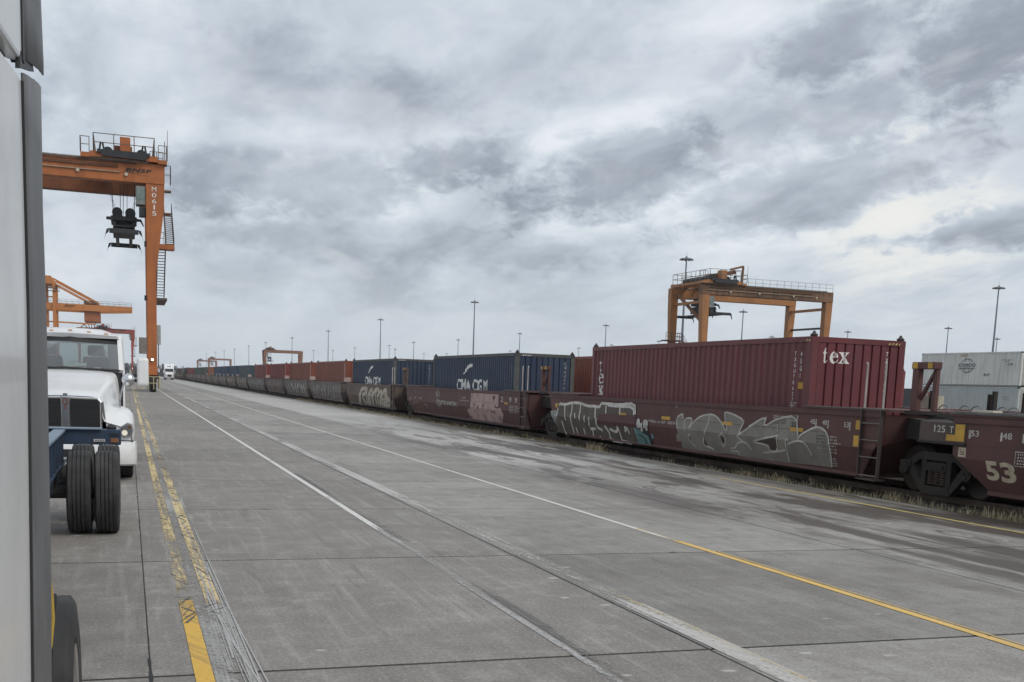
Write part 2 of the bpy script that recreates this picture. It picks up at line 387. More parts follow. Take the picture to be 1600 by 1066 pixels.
def ground_mat(name, c0, c1, sc, rough=.95, bump=.6, bs=30):
    m = bpy.data.materials.new(name); m.use_nodes = True; t = NT(m.node_tree); t.n.clear()
    out = t.node('ShaderNodeOutputMaterial'); b = t.node('ShaderNodeBsdfPrincipled'); t.l.new(b.outputs[0], out.inputs[0])
    pos = t.node('ShaderNodeNewGeometry').outputs['Position']
    c = t.mix(t.ss(t.noise(pos, sc, 8, .7), .35, .65), c0, c1)
    c = t.mix(t.math('MULTIPLY', t.ss(t.noise(pos, bs, 5, .7), .5, .7), .5), c, tuple(min(1, x*2.1) for x in c1))
    t.set(b.inputs['Base Color'], c); b.inputs['Roughness'].default_value = rough
    bp = t.node('ShaderNodeBump'); bp.inputs['Strength'].default_value = bump; bp.inputs['Distance'].default_value = .03
    t.set(bp.inputs['Height'], t.noise(pos, bs, 5, .7)); t.l.new(bp.outputs[0], b.inputs['Normal'])
    return m
BALLAST = ground_mat('ballast', (.035,.031,.028), (.085,.074,.062), 1.6)
YARD = ground_mat('yard_asphalt', (.055,.054,.052), (.11,.107,.10), .08, bs=12)
FILL = P('joint_sealant', (.022,.021,.02), .8, sc=8)

def sheet(name, x0, x1, y0, y1, z, mat, parent=None, kind='structure'):
    m = MB(); m.add([(x0,y0,z),(x1,y0,z),(x1,y1,z),(x0,y1,z)], [(0,1,2,3)])
    o = m.build(name, mat, parent)
    if parent is None: o['kind'] = kind
    return o
sheet('ground', -3000, 3000, -400, 6000, -.30, YARD)
# concrete apron: base, far part as one sheet, near slabs one by one
apron = thing('pavement', None, None); apron['kind'] = 'structure'
EX = [-4.30, .11, 4.03, 8.53, 13.34]
ROW0, ROWP, NROW = 7.03-4*4.43, 4.43, 29
YEND = ROW0+ROWP*NROW
sheet('joint_filler', EX[0], EX[-1]-.03, ROW0, YEND, -.0045, FILL, apron)
m = MB(); m.box(EX[-1]-.06, EX[-1]-.012, ROW0, YEND, -.28, -.018); m.build('slab_edge', CONC, apron)
sheet('far_pavement', -60, 13.33, YEND+.007, 1500, 0, CONC, apron)
sheet('side_pavement', -60, EX[0]-.007, ROW0, YEND, 0, CONC, apron)
for ci in range(4):
    w = EX[ci+1]-EX[ci]; gl_w, gr_w = ((.006,.005), (.005,.012), (.012,.017), (.017,.004))[ci]; e = .004; gy = .024
    m = MB(); a0, a1, b0, b1 = gl_w, w-gr_w, gy, ROWP-gy
    m.add([(a0,b0,-.014),(a1,b0,-.014),(a1,b1,-.014),(a0,b1,-.014),(a0,b0,-.003),(a1,b0,-.003),(a1,b1,-.003),(a0,b1,-.003),
           (a0+e,b0+e,0),(a1-e,b0+e,0),(a1-e,b1-e,0),(a0+e,b1-e,0)],
          [(0,1,5,4),(1,2,6,5),(2,3,7,6),(3,0,4,7),(4,5,9,8),(5,6,10,9),(6,7,11,10),(7,4,8,11),(8,9,10,11)])
    me = m.mesh('slab', CONC)
    for r in range(NROW):
        inst(me, 'slab', apron, (EX[ci], ROW0+ROWP*r, random.uniform(-.001, .0)))

# painted lines, worn
def paint_mat(name, col, wear, sx=14, sy=.9, dark=.5, seed=0.0, fade=None):
    m = bpy.data.materials.new(name); m.use_nodes = True; t = NT(m.node_tree); t.n.clear()
    out = t.node('ShaderNodeOutputMaterial'); b = t.node('ShaderNodeBsdfPrincipled')
    pos = t.node('ShaderNodeNewGeometry').outputs['Position']; X, Y, Z = t.xyz(pos)
    v = t.comb(t.math('MULTIPLY', X, sx), t.math('MULTIPLY', Y, sy), seed)
    # scuffs drag diagonally across the line
    dg = t.comb(t.math('ADD', t.math('MULTIPLY', X, 7.0), t.math('MULTIPLY', Y, 3.2)), t.math('MULTIPLY', X, 1.0), seed+4)
    n1 = t.noise(v, 1.0, 8, .72, .3); n2 = t.noise(dg, 1.0, 6, .7, .2); n3 = t.noise(pos, 26, 5, .8); n4 = t.noise(t.comb(0.0, Y, seed), .22, 3, .5)
    k = t.math('ADD', t.math('ADD', t.math('MULTIPLY', n1, .45), t.math('MULTIPLY', n2, .25)), t.math('ADD', t.math('MULTIPLY', n3, .30), t.math('MULTIPLY', n4, .35)))
    if fade: k = t.math('SUBTRACT', k, t.math('MULTIPLY', t.ss(Y, fade[0], fade[1]), fade[2]))
    vis = t.ss(k, wear-.05, wear+.06)
    c = t.mix(t.ss(n3, .35, .7), tuple(x*.82 for x in col), col)
    c = t.mix(t.math('MULTIPLY', t.ss(n2, .52, .62), dark), c, (.10,.095,.085))
    t.set(b.inputs['Base Color'], c); b.inputs['Roughness'].default_value = .75
    tr = t.node('ShaderNodeBsdfTransparent'); mx = t.node('ShaderNodeMixShader')
    t.set(mx.inputs[0], vis); t.l.new(tr.outputs[0], mx.inputs[1]); t.l.new(b.outputs[0], mx.inputs[2]); t.l.new(mx.outputs[0], out.inputs[0])
    return m
YEL = (.74,.46,.085); YELP = (.70,.56,.30); WHT = (.70,.69,.66)
def line(name, x0, x1, y0, y1, mat, z=.004): sheet(name, x0, x1, y0, y1, z, mat, apron)
line('yellow_line', .372, .485, 3.0, 9.4, paint_mat('paint_yellow_solid', YEL, .50, dark=.35, fade=(7.8, 9.3, .16)))
line('yellow_line', .372, .485, 8.4, 140, paint_mat('paint_yellow_worn', YELP, .655, dark=.5, seed=2, fade=(9.0, 8.4, .3)), .0045)
line('yellow_line', .585, .70, 8.6, 140, paint_mat('paint_yellow_worn_more', YELP, .675, dark=.5, seed=7, fade=(9.6, 8.7, .2)))
GREYP = (.46,.45,.44)
SCW = paint_mat('paint_streak', (.44,.432,.425), .60, sx=30, sy=.6, dark=.1, seed=12)
m = MB()
for k in range(9):      # pale scrape lines fanning off the second line
    x0_ = .62+.022*k; y0_ = random.uniform(4.5, 7.5); y1_ = y0_+random.uniform(2.5, 9); x1_ = .60+random.uniform(0, .14)
    vs, fs = ribbon([(x0_, y0_), ((x0_+x1_)/2+random.uniform(-.02,.02), (y0_+y1_)/2), (x1_, y1_)], random.uniform(.006, .016), .0052+k*.0002); m.add(vs, fs)
o = m.build('scrape_marks', SCW, apron); o['kind'] = 'stuff'
line('pale_scrape', .49, .74, 5, 120, paint_mat('paint_scraped_band', (.38,.372,.36), .685, sx=16, sy=.25, dark=.15, seed=51), .0035)
SCD = paint_mat('rubber_scuff', (.12,.116,.112), .615, sx=20, sy=3, dark=.0, seed=40)
m = MB()
for k in range(70):    # tyre scuffs crossing the lines both ways
    y_ = 8.6+random.random()**1.6*24; x_ = random.choice((.43, .64))+random.uniform(-.025, .025); l_ = random.uniform(.06, .22); dx_ = random.choice((-1, 1))*random.uniform(.03, .06)
    vs, fs = ribbon([(x_-dx_, y_-l_), (x_+dx_, y_+l_)], random.uniform(.006, .016), .0068+k*.00002); m.add(vs, fs)
o = m.build('scuff_marks', SCD, apron); o['kind'] = 'stuff'
line('white_line', 2.935, 3.025, 12.5, 160, paint_mat('paint_white_thin', WHT, .56, seed=15, dark=.1, fade=(15.5, 12.6, .12)))
line('white_line', 2.94, 3.00, 4, 15.5, paint_mat('paint_white_faint', (.42,.415,.41), .645, sx=30, sy=.4, seed=18, dark=.1, fade=(13, 15.4, .2)), .0045)
line('tyre_smear', 3.03, 3.13, 4, 22, paint_mat('smear_dark', (.17,.165,.16), .71, sx=24, sy=.2, seed=19, dark=.0))
line('white_line', 4.07, 4.29, 4, 160, paint_mat('paint_white_wide', (.52,.505,.48), .655, sx=22, sy=.35, seed=21, dark=.15))
line('yellow_line', 4.22, 4.28, 4, 9.6, paint_mat('paint_yellow_trace', YELP, .745, sx=22, sy=.5, seed=22, dark=.15), .0055)
line('white_line', 6.46, 6.55, 11.5, 260, paint_mat('paint_white_lane', (.66,.645,.60), .575, seed=25, dark=.15, fade=(13.5, 11.6, .2)))
line('yellow_line', 6.47, 6.565, 3, 13.5, paint_mat('paint_yellow_lane', (.76,.50,.15), .50, sx=24, seed=28, dark=.25, fade=(11.4, 13.4, .2)), .0045)
line('yellow_line', 6.60, 6.625, 3, 11.5, paint_mat('paint_yellow_thin', (.70,.49,.17), .60, sx=24, seed=29, dark=.2))
line('yellow_line', 12.29, 12.38, 4, 24, paint_mat('paint_yellow_edge', (.66,.52,.18), .585, seed=31, dark=.3, fade=(19, 24, .2)))
# spalled, chipped edges along the long joint: small pits filled with dirt
m = MB()
for k in range(26):
    y_ = 4+random.random()**1.5*40; x_ = random.choice((.11, .11, 4.03)); w_ = random.uniform(.004, .016); l_ = random.uniform(.03, .30)
    n_ = 7; m.add([(x_+w_*math.cos(a)*random.uniform(.6,1.2), y_+l_*math.sin(a)*random.uniform(.6,1.2), .0015) for a in [2*math.pi*i/n_ for i in range(n_)]], [tuple(range(n_))])
for k in range(16):
    r_ = random.randrange(3, 12); y_ = ROW0+ROWP*r_; x_ = random.uniform(0, 13); w_ = random.uniform(.03, .12); l_ = random.uniform(.012, .03)
    n_ = 7; m.add([(x_+w_*math.cos(a)*random.uniform(.6,1.2), y_+l_*math.sin(a)*random.uniform(.6,1.2), .0015) for a in [2*math.pi*i/n_ for i in range(n_)]], [tuple(range(n_))])
o = m.build('joint_chips', FILL, apron); o['kind'] = 'stuff'

# trackbed
sheet('trackbed', 13.33, 24.0, -20, 1500, -.07, BALLAST)
RAILM = P('rail_steel', (.10,.075,.06), .55, .6, grime=(.06,.04,.03), g=.6)
TIE = P('tie_wood', (.05,.043,.038), .9, bump=.4)
RAILP = [(-.07,-.06),(.07,-.06),(.07,-.045),(.012,-.02),(.012,.055),(.036,.062),(.036,.098),(-.036,.098),(-.036,.062),(-.012,.055),(-.012,-.02),(-.07,-.045)]
for tk, XC in (('near', 15.31), ('far', 19.92)):
    tr = thing('railway_track', None, None, (XC, 0, 0)); tr['kind'] = 'structure'
    for s in (-.72, .72):
        m = MB(); m.prism([(s+a, z) for a, z in RAILP], 'y', -10, 900); m.build('rail', RAILM, tr)
    tie = MB().box(-1.3, 1.3, -.11, .11, -.13, -.055).mesh('sleeper', TIE)
    for k in range(130 if tk == 'near' else 40):
        inst(tie, 'sleeper', tr, (random.uniform(-.03,.03), 6+k*.56, 0))

# ballast stones
def ico():
    bm = bmesh.new(); bmesh.ops.create_icosphere(bm, subdivisions=1, radius=1); v = [tuple(x.co) for x in bm.verts]; f = [tuple(q.index for q in x.verts) for x in bm.faces]; bm.free(); return v, f
IV, IF = ico()
m = MB()
for k in range(3800):
    y = 8+ (random.random()**1.8)*62; x = random.uniform(13.36, 14.55); r = random.uniform(.012, .038)*(1.25 if y > 30 else 1)
    m.add([(x+a*r*random.uniform(.7,1.3), y+b*r*random.uniform(.7,1.3), -.065+c*r*random.uniform(.5,1)) for a, b, c in IV], IF)
o = m.build('ballast_stones', P('ballast_stone', (.13,.115,.10), .9, var=.6, sc=7)); tag(o, 'loose dark ballast stones beside the rails', 'ballast', kind='stuff')

# dry grass along the slab edge
def grass(name, label, spots, mat, hmin, hmax, lean=.5):
    v = []; f = []
    for x, y, n_, sp, hs in spots:
        for _ in range(n_):
            bx = x+random.gauss(0, sp*.45); by = y+random.gauss(0, sp); bx = max(13.30, bx)
            h = random.uniform(hmin, hmax)*hs; a = random.uniform(0, 2*math.pi); l = random.uniform(.1, lean)*h*random.uniform(.6,1.6)
            w = random.uniform(.0018, .0045)*(1.0+by/40); dx, dy = math.cos(a)*l, math.sin(a)*l; px_, py_ = -math.sin(a)*w, math.cos(a)*w
            px_ += .35*w
            o_ = len(v)
            v += [(bx-px_,by-py_,-.07),(bx+px_,by+py_,-.07),(bx+dx*.35+px_*.8,by+dy*.35+py_*.8,-.07+h*.6),(bx+dx*.35-px_*.8,by+dy*.35-py_*.8,-.07+h*.6),(bx+dx,by+dy,-.07+h*random.uniform(.78,1))]
            f += [(o_,o_+1,o_+2,o_+3),(o_+3,o_+2,o_+4)]
            if random.random() < .10:   # seed head
                o_ = len(v); tx, ty, tz = bx+dx, by+dy, -.07+h*.9
                v += [(tx-w*1.6,ty,tz-.02),(tx+w*1.6,ty,tz-.02),(tx+w*.6,ty+w,tz+.05),(tx-w*.6,ty-w,tz+.05)]; f += [(o_,o_+1,o_+2,o_+3)]
    mm = MB(); mm.v = v; mm.f = f
    o_ = mm.build(name, mat); tag(o_, label, 'grass', kind='stuff')
STRAW = P('straw', (.50,.42,.28), .9, var=.45, sc=3, spec=.2); WEED = P('weed', (.17,.15,.095), .9, var=.5, sc=3, spec=.2)
sp = []; y = 11.5
while y < 95:
    d = random.random()
    gap = 24.5 < y < 29.8
    if not (gap and random.random() < .85):
        sp.append((13.42+random.uniform(0,.22), y, int(random.choice((6,14,30,48,80))), .16+.05*(y > 30), random.uniform(.55, 1.15) if y < 24 else random.uniform(.5,1.0)))
    y += random.uniform(.14, .34) if y < 24 else random.uniform(.2, .5)
for k in range(5): sp.append((13.45, 31.2+random.gauss(0,.25), 80, .2, 1.3))
grass('dry_grass', 'straw-coloured dry grass growing along the slab edge by the rails', sp, STRAW, .05, .25, .75)
sp = []
for y in [9.6+random.uniform(0,5.5) for _ in range(26)]+[14+random.uniform(0,10) for _ in range(16)]+[30+random.uniform(0,30) for _ in range(40)]:
    sp.append((13.55+random.uniform(0,.3), y, 60, .17, random.uniform(.5,1.1)))
grass('dry_weeds', 'dark brownish weeds in the ballast under the well cars', sp, WEED, .06, .28, .9)

# litter on the ballast
for k, (x_, y_, s_, lab) in enumerate(((13.55, 33.6, .16, 'white scrap of litter on ballast left of the tallest grass tuft'), (13.5, 36.8, .11, 'small pale scrap of litter beside the rails under the far truck'), (13.62, 21.2, .09, 'small pale scrap lying below the silver graffiti'))):
    m = MB(); n_ = 6; pts = [(s_*random.uniform(.6,1.2)*math.cos(i*math.pi/3), s_*1.6*random.uniform(.6,1.2)*math.sin(i*math.pi/3), random.uniform(0,.05)) for i in range(n_)]
    m.add(pts+[(0,0,.07)], [(i, (i+1) % n_, n_) for i in range(n_)])
    o = m.build('litter_scrap', P('litter_white', (.55,.53,.49), .8)); o.location = (x_, y_, -.06); tag(o, lab, 'litter', 'litter by the rails')

# graffiti outlines on the well sides: (distance along track, height) in metres
GRAF = {
 'silver_fill': [[[26.47,1.16],[26.09,1.3],[26.06,1.16],[26.0,1.16],[25.59,1.2],[25.56,1.08],[25.4,1.15],[25.09,1.27],[24.72,1.33],[24.49,1.33],[24.26,1.26],[24.08,1.15],[23.93,1.03],[23.84,0.96],[23.76,0.98],[23.84,1.13],[23.93,1.3],[23.94,1.42],[23.52,1.38],[22.99,1.25],[23.12,1.07],[23.25,0.9],[22.79,1.1],[22.02,1.39],[22.15,1.11],[21.59,1.34],[20.84,1.45],[20.76,1.15],[20.73,0.92],[20.63,1.03],[20.35,1.14],[20.18,1.2],[19.97,1.24],[19.77,1.18],[19.63,1.07],[19.57,0.87],[19.6,0.61],[19.65,0.4],[20.38,0.4],[21.24,0.37],[23.01,0.36],[23.97,0.39],[25.46,0.32],[26.35,0.33],[26.34,0.56],[26.59,0.53],[26.53,0.71],[26.34,0.8]]],
 'silver_holes': [[[25.73,0.77],[25.78,0.6],[25.89,0.65],[25.81,0.74]],[[24.99,0.73],[24.91,0.53],[25.11,0.52]],[[24.12,0.83],[23.96,0.78],[23.95,0.7],[24.05,0.62],[24.12,0.69]],[[23.71,0.53],[23.56,0.62],[23.55,0.57],[23.7,0.47]],[[22.52,0.78],[21.59,0.93],[21.63,0.73],[21.6,0.61],[21.94,0.58],[21.97,0.74]],[[21.21,0.84],[21.14,0.91],[21.09,0.86],[21.16,0.82]]],
 'silver_lines': [[[26.34,0.8],[26.47,1.16],[26.09,1.3],[26.06,1.16]],[[25.97,0.83],[26.0,1.16],[25.59,1.2],[25.57,1.08],[25.74,0.93]],[[25.74,0.93],[25.4,1.15],[25.09,1.27],[24.72,1.32],[24.49,1.32],[24.26,1.26],[24.08,1.15],[23.93,1.03],[23.84,0.96],[23.77,1.0],[23.84,1.13],[23.93,1.3],[23.93,1.41],[23.52,1.37],[22.99,1.24],[23.12,1.07],[23.23,0.9]],[[24.7,1.3],[24.69,1.12],[24.93,0.81]],[[25.01,0.73],[25.12,0.51],[24.76,0.49],[24.61,0.44]],[[25.69,0.79],[25.89,0.68],[25.79,0.57],[25.55,0.44]],[[24.17,0.8],[24.05,0.89],[23.94,0.83],[23.9,0.72],[24.08,0.53],[24.15,0.64]],[[23.32,0.85],[22.26,1.3]],[[23.32,0.85],[23.09,0.74]],[[23.74,0.47],[23.73,0.54],[23.54,0.55],[23.37,0.68],[23.09,0.74],[22.88,0.69],[22.77,0.56]],[[23.77,0.46],[23.42,0.49],[23.4,0.39]],[[22.79,1.1],[22.02,1.39],[22.15,1.11],[21.59,1.34],[20.84,1.44],[20.73,0.99]],[[22.55,0.76],[22.57,0.79],[21.49,0.97]],[[22.56,0.75],[21.98,0.72],[21.96,0.58],[21.61,0.6],[21.56,0.94]],[[22.27,0.53],[21.61,0.6],[21.29,0.66]],[[21.24,0.69],[21.24,0.83],[21.14,0.92],[21.1,0.82],[21.19,0.78],[20.92,0.86],[20.66,0.9],[20.46,0.86],[20.35,0.75],[20.29,0.61]],[[21.24,0.69],[21.24,0.39]],[[20.73,0.93],[20.63,1.03],[20.35,1.14],[20.18,1.2],[19.97,1.23],[19.77,1.18],[19.63,1.07],[19.57,0.87],[19.6,0.61],[19.65,0.41]],[[21.55,1.18],[21.52,1.04]]],
 'olive_fill': [[[35.05,1.31],[34.47,1.29],[33.8,1.37],[33.1,1.37],[32.54,1.29],[31.93,1.31],[31.57,1.28],[31.5,1.4],[31.0,1.41],[30.73,1.37],[30.04,1.36],[29.11,1.37],[29.08,1.14],[31.32,1.09],[31.43,0.75],[29.26,0.79],[29.25,0.57],[29.06,0.3],[30.18,0.3],[31.05,0.3],[31.66,0.29],[33.19,0.29],[34.69,0.31],[35.53,0.31],[35.47,0.66],[35.17,0.9]]],
 'pale_fill': [[[35.77,1.03],[35.24,1.07],[35.17,0.9],[35.54,0.61],[35.7,0.9]]],
 'olive_lines': [[[35.19,0.88],[35.03,1.31],[34.47,1.28],[33.8,1.37],[33.1,1.37],[32.54,1.29],[31.93,1.31],[31.57,1.28],[31.47,1.4]],[[34.47,1.28],[34.45,0.98],[34.44,0.77]],[[33.8,1.35],[33.85,1.03],[33.98,0.86],[33.98,0.34]],[[33.1,1.37],[33.11,1.11],[33.19,0.99],[33.18,0.81]],[[33.58,1.04],[33.54,0.86]],[[34.81,0.74],[34.81,0.38],[34.71,0.3]],[[32.74,0.99],[32.8,0.78]],[[32.36,0.96],[32.5,0.65]],[[31.89,1.31],[31.89,0.94]],[[31.77,0.95],[31.91,0.67],[31.5,0.58]],[[33.67,0.57],[33.64,0.38]],[[33.02,0.57],[33.01,0.3]],[[32.46,0.58],[32.0,0.61]],[[32.29,0.59],[32.34,0.3]],[[31.24,0.72],[30.97,0.5]],[[31.84,0.38],[31.66,0.29]],[[31.44,1.41],[30.91,1.41],[30.91,1.36],[30.04,1.36],[29.11,1.37],[29.08,1.14]],[[31.07,1.34],[31.06,1.11]],[[30.91,1.41],[30.05,1.4],[29.02,1.48],[28.98,1.16]],[[30.04,1.36],[30.05,1.12]],[[29.66,1.49],[29.65,1.37]],[[31.2,0.73],[30.99,0.56],[31.05,0.3],[30.18,0.3]],[[30.89,0.65],[30.39,0.56],[30.24,0.79],[30.17,0.32]],[[29.7,0.8],[29.79,0.61],[29.6,0.77],[29.51,0.57]],[[30.16,0.33],[29.57,0.3]]],
 'maroon_patch': [[[31.65,1.07],[28.94,1.13],[28.88,0.81],[31.77,0.75]]],
 'teal_fill': [[[29.15,0.78],[28.77,0.75],[28.59,0.7],[28.29,0.62],[28.23,0.32],[29.06,0.3],[29.1,0.58]],[[28.05,0.65],[27.95,0.67],[27.89,0.59],[27.97,0.51],[28.09,0.53]]],
 'teal_dark': [[[28.94,0.6],[28.66,0.59],[28.48,0.49],[28.47,0.34],[28.53,0.33],[28.54,0.47],[28.72,0.55],[28.96,0.57]],[[28.53,0.75],[28.23,0.72],[28.08,0.58],[28.12,0.35],[28.22,0.34],[28.26,0.57],[28.59,0.65]]],
 'white_tag': [[[28.83,1.01],[28.75,1.06],[28.64,1.03],[28.61,0.91],[28.46,0.96],[28.52,0.7],[28.67,0.7],[28.6,0.81],[28.75,0.78],[28.87,0.79]],[[28.39,1.01],[28.26,1.05],[28.1,1.01],[28.1,0.9],[28.16,0.84],[28.21,0.73],[28.32,0.74],[28.31,0.82],[28.44,0.78]],[[28.1,1.06],[28.0,1.03],[28.01,0.99]]],
 'pink_fill': [[[45.26,1.47],[44.42,1.48],[44.36,1.43],[44.27,1.48],[43.15,1.48],[41.54,1.49],[41.55,1.03],[41.67,0.96],[41.35,0.95],[41.28,1.0],[41.02,0.73],[41.52,0.37],[43.25,0.33],[44.31,0.3],[45.67,0.39],[45.99,0.7],[45.62,0.83],[45.35,0.77]]],
 'pink_dark': [[[44.89,1.05],[44.74,1.07],[44.69,0.93],[44.81,0.89]],[[44.31,0.96],[44.16,0.98],[44.23,0.81],[44.35,0.8]],[[43.62,1.05],[43.47,1.05],[43.48,0.9],[43.6,0.9]],[[42.03,1.06],[41.92,1.08],[41.86,0.98],[41.52,0.99],[41.38,0.92],[41.99,0.93]],[[43.65,0.61],[43.53,0.56],[43.51,0.32],[43.63,0.32]],[[42.21,0.82],[42.01,0.8],[42.12,0.66],[42.19,0.73]],[[41.64,0.63],[41.49,0.62],[41.51,0.44],[41.64,0.42]],[[45.64,0.48],[45.4,0.47],[45.61,0.39]],[[44.81,0.74],[44.62,0.74],[44.78,0.65]],[[43.18,0.78],[43.03,0.77],[43.14,0.69]],[[42.57,0.78],[42.22,0.81],[42.25,0.77],[42.59,0.74]],[[44.41,1.46],[44.33,1.48],[44.27,1.33],[44.34,1.31]]],
 'pink_lines': [[[44.42,1.43],[44.25,1.0]],[[43.89,1.44],[43.95,0.77],[44.27,0.34]],[[43.06,1.47],[43.1,1.07],[43.26,0.82]],[[42.29,1.44],[42.26,0.82]],[[44.76,0.67],[45.05,0.34]],[[42.71,0.81],[43.14,0.39]]],
 'beige_lines': [[[70.17,0.32],[69.38,0.93],[68.87,1.25],[67.32,1.38],[67.47,1.07],[68.73,0.84],[68.01,0.35]],[[66.99,1.38],[67.65,0.36]],[[67.29,0.37],[66.46,1.12],[65.34,1.37],[65.96,0.37]],[[65.91,0.4],[65.16,1.18],[63.77,1.4],[63.73,0.95]],[[64.41,0.45],[63.9,1.04],[63.0,1.28],[62.98,0.96]],[[64.04,0.39],[62.69,1.13],[61.69,1.4],[61.57,0.84]],[[63.2,0.73],[60.2,0.81],[61.7,0.37],[63.66,0.44],[62.37,0.69]],[[68.53,1.36],[70.04,0.29]],[[64.38,1.26],[64.9,0.43]],[[62.1,1.08],[61.27,0.84],[62.77,0.43]],[[65.96,1.07],[66.77,0.38]]],
}

# ================================================================ TRAIN
TX = 15.31      # near track centre line
CAST = P('casting_dark', (.05,.05,.055), .6, .3, grime=(.12,.07,.04), g=.4)
DARKST = P('dark_running_gear', (.030,.027,.025), .75, .2, grime=(.075,.06,.045), g=.6, bump=.3)
WELLB = P('well_car_brown', (.100,.044,.041), .62, 0, var=.16, sc=.9, grime=(.085,.066,.055), g=.45, streak=True, rust=(.10,.05,.03), rs=.35, spec=.4, rnd=.05)
DECK = P('deck_grey', (.17,.165,.16), .7, .2, grime=(.07,.05,.04), g=.5)
GRABW = P('grab_bar_white', (.42,.40,.37), .6, grime=(.2,.14,.1), g=.5)
REFL = P('reflector_yellow', (.52,.30,.035), .5, grime=(.2,.13,.05), g=.4)
WPAINT = P('white_stencil', (.50,.48,.44), .7, var=.25, sc=9, grime=(.25,.2,.17), g=.4, gsc=6)
CWHITE = P('container_white_print', (.72,.71,.68), .6, var=.1, grime=(.4,.38,.36), g=.25)

# ---- containers -------------------------------------------------------------
CL, CW, CH = 12.192, 2.438, 2.896
PITCH = .278
def side_profile(y0, y1, pitch=PITCH, a=.072, b=.068):
    pts = []; y = y0
    k = int(round((y1-y0)/pitch)); pt = (y1-y0)/k; s = pt/pitch; a *= s; b *= s
    for i in range(k):
        pts += [(y, 0), (y+a, 0), (y+a+b, 1), (y+a+b+a, 1)]; y += pt
    pts.append((y1, 0)); return pts
SP = side_profile(-CL/2+.18, CL/2-.18)
EP = []
_x = -CW/2+.16; _w = (CW-.32)/9
for i in range(9):
    EP += [(_x, 1), (_x+.018, 0), (_x+_w-.036, 0), (_x+_w-.018, 1)]; _x += _w
EP.append((_x, 1))
D_OUT, D_IN = .016, .052
def prof_at(prof, y):
    if y <= prof[0][0] or y >= prof[-1][0]: return 0
    for (a, h0), (b, h1) in zip(prof[:-1], prof[1:]):
        if a <= y <= b: return h0+(h1-h0)*(y-a)/max(1e-9, b-a)
    return 0
def side_x(y): return -CW/2+D_OUT+(D_IN-D_OUT)*prof_at(SP, y)
def end_y(x): return -CL/2+D_OUT+(D_IN-D_OUT)*prof_at(EP, x)
def mesh_side(s):
    m = MB(); vs = []; fs = []
    for y, h in SP:
        x = s*(CW/2-D_OUT-(D_IN-D_OUT)*h); vs += [(x, y, .15), (x, y, CH-.11)]
    fs = [(2*i, 2*i+2, 2*i+3, 2*i+1) for i in range(len(SP)-1)]
    return m.add(vs, fs).mesh('side_panel', None)
def mesh_end(s):
    m = MB(); vs = []
    for x, h in EP:
        y = s*(CL/2-D_OUT-(D_IN-D_OUT)*h); vs += [(x, y, .15), (x, y, CH-.11)]
    return m.add(vs, [(2*i, 2*i+2, 2*i+3, 2*i+1) for i in range(len(EP)-1)]).mesh('end_panel', None)
def dummy(): return P('container_base', (.2,.2,.2))
def prep(me):
    if not me.materials: me.materials.append(dummy())
    return me
ME_SIDE = {s: prep(mesh_side(s)) for s in (-1, 1)}; ME_END = {s: prep(mesh_end(s)) for s in (-1, 1)}
m = MB(); m.box(-.08, .08, -.09, .09, .12, CH-.12); ME_POST = m.mesh('corner_post', dummy())
m = MB(); m.box(-.081, .081, -.091, .091, -.06, .06); m.cyl((-.0815-.002,0,0), (-.07,0,0), .03, n=8); ME_CAST = m.mesh('corner_casting', dummy())
m = MB(); m.box(-.05, .05, -CL/2+.18, CL/2-.18, -.06, .06); ME_RAIL_L = m.mesh('rail', dummy())
m = MB(); m.box(-CW/2+.16, CW/2-.16, -.05, .05, -.06, .06); ME_RAIL_S = m.mesh('header', dummy())
m = MB(); vs = []
k = 44
for i in range(k+1):
    y = -CL/2+.1+(CL-.2)*i/k; z = CH-.012-(.018 if i % 2 else 0); vs += [(-CW/2+.1, y, z), (CW/2-.1, y, z)]
m.add(vs, [(2*i, 2*i+1, 2*i+3, 2*i+2) for i in range(k)]); ME_ROOF = prep(m.mesh('roof', None))
m = MB(); m.box(-CW/2+.1, CW/2-.1, -CL/2+.1, CL/2-.1, .02, .14); ME_FLOOR = m.mesh('floor', dummy())
m = MB(); m.lathe([(-.005,.06),(.02,.085),(.05,.085),(.065,.05),(.12,.022),(.128,.001)], 8, axis='z'); ME_CONE = m.mesh('stacking_cone', CAST)
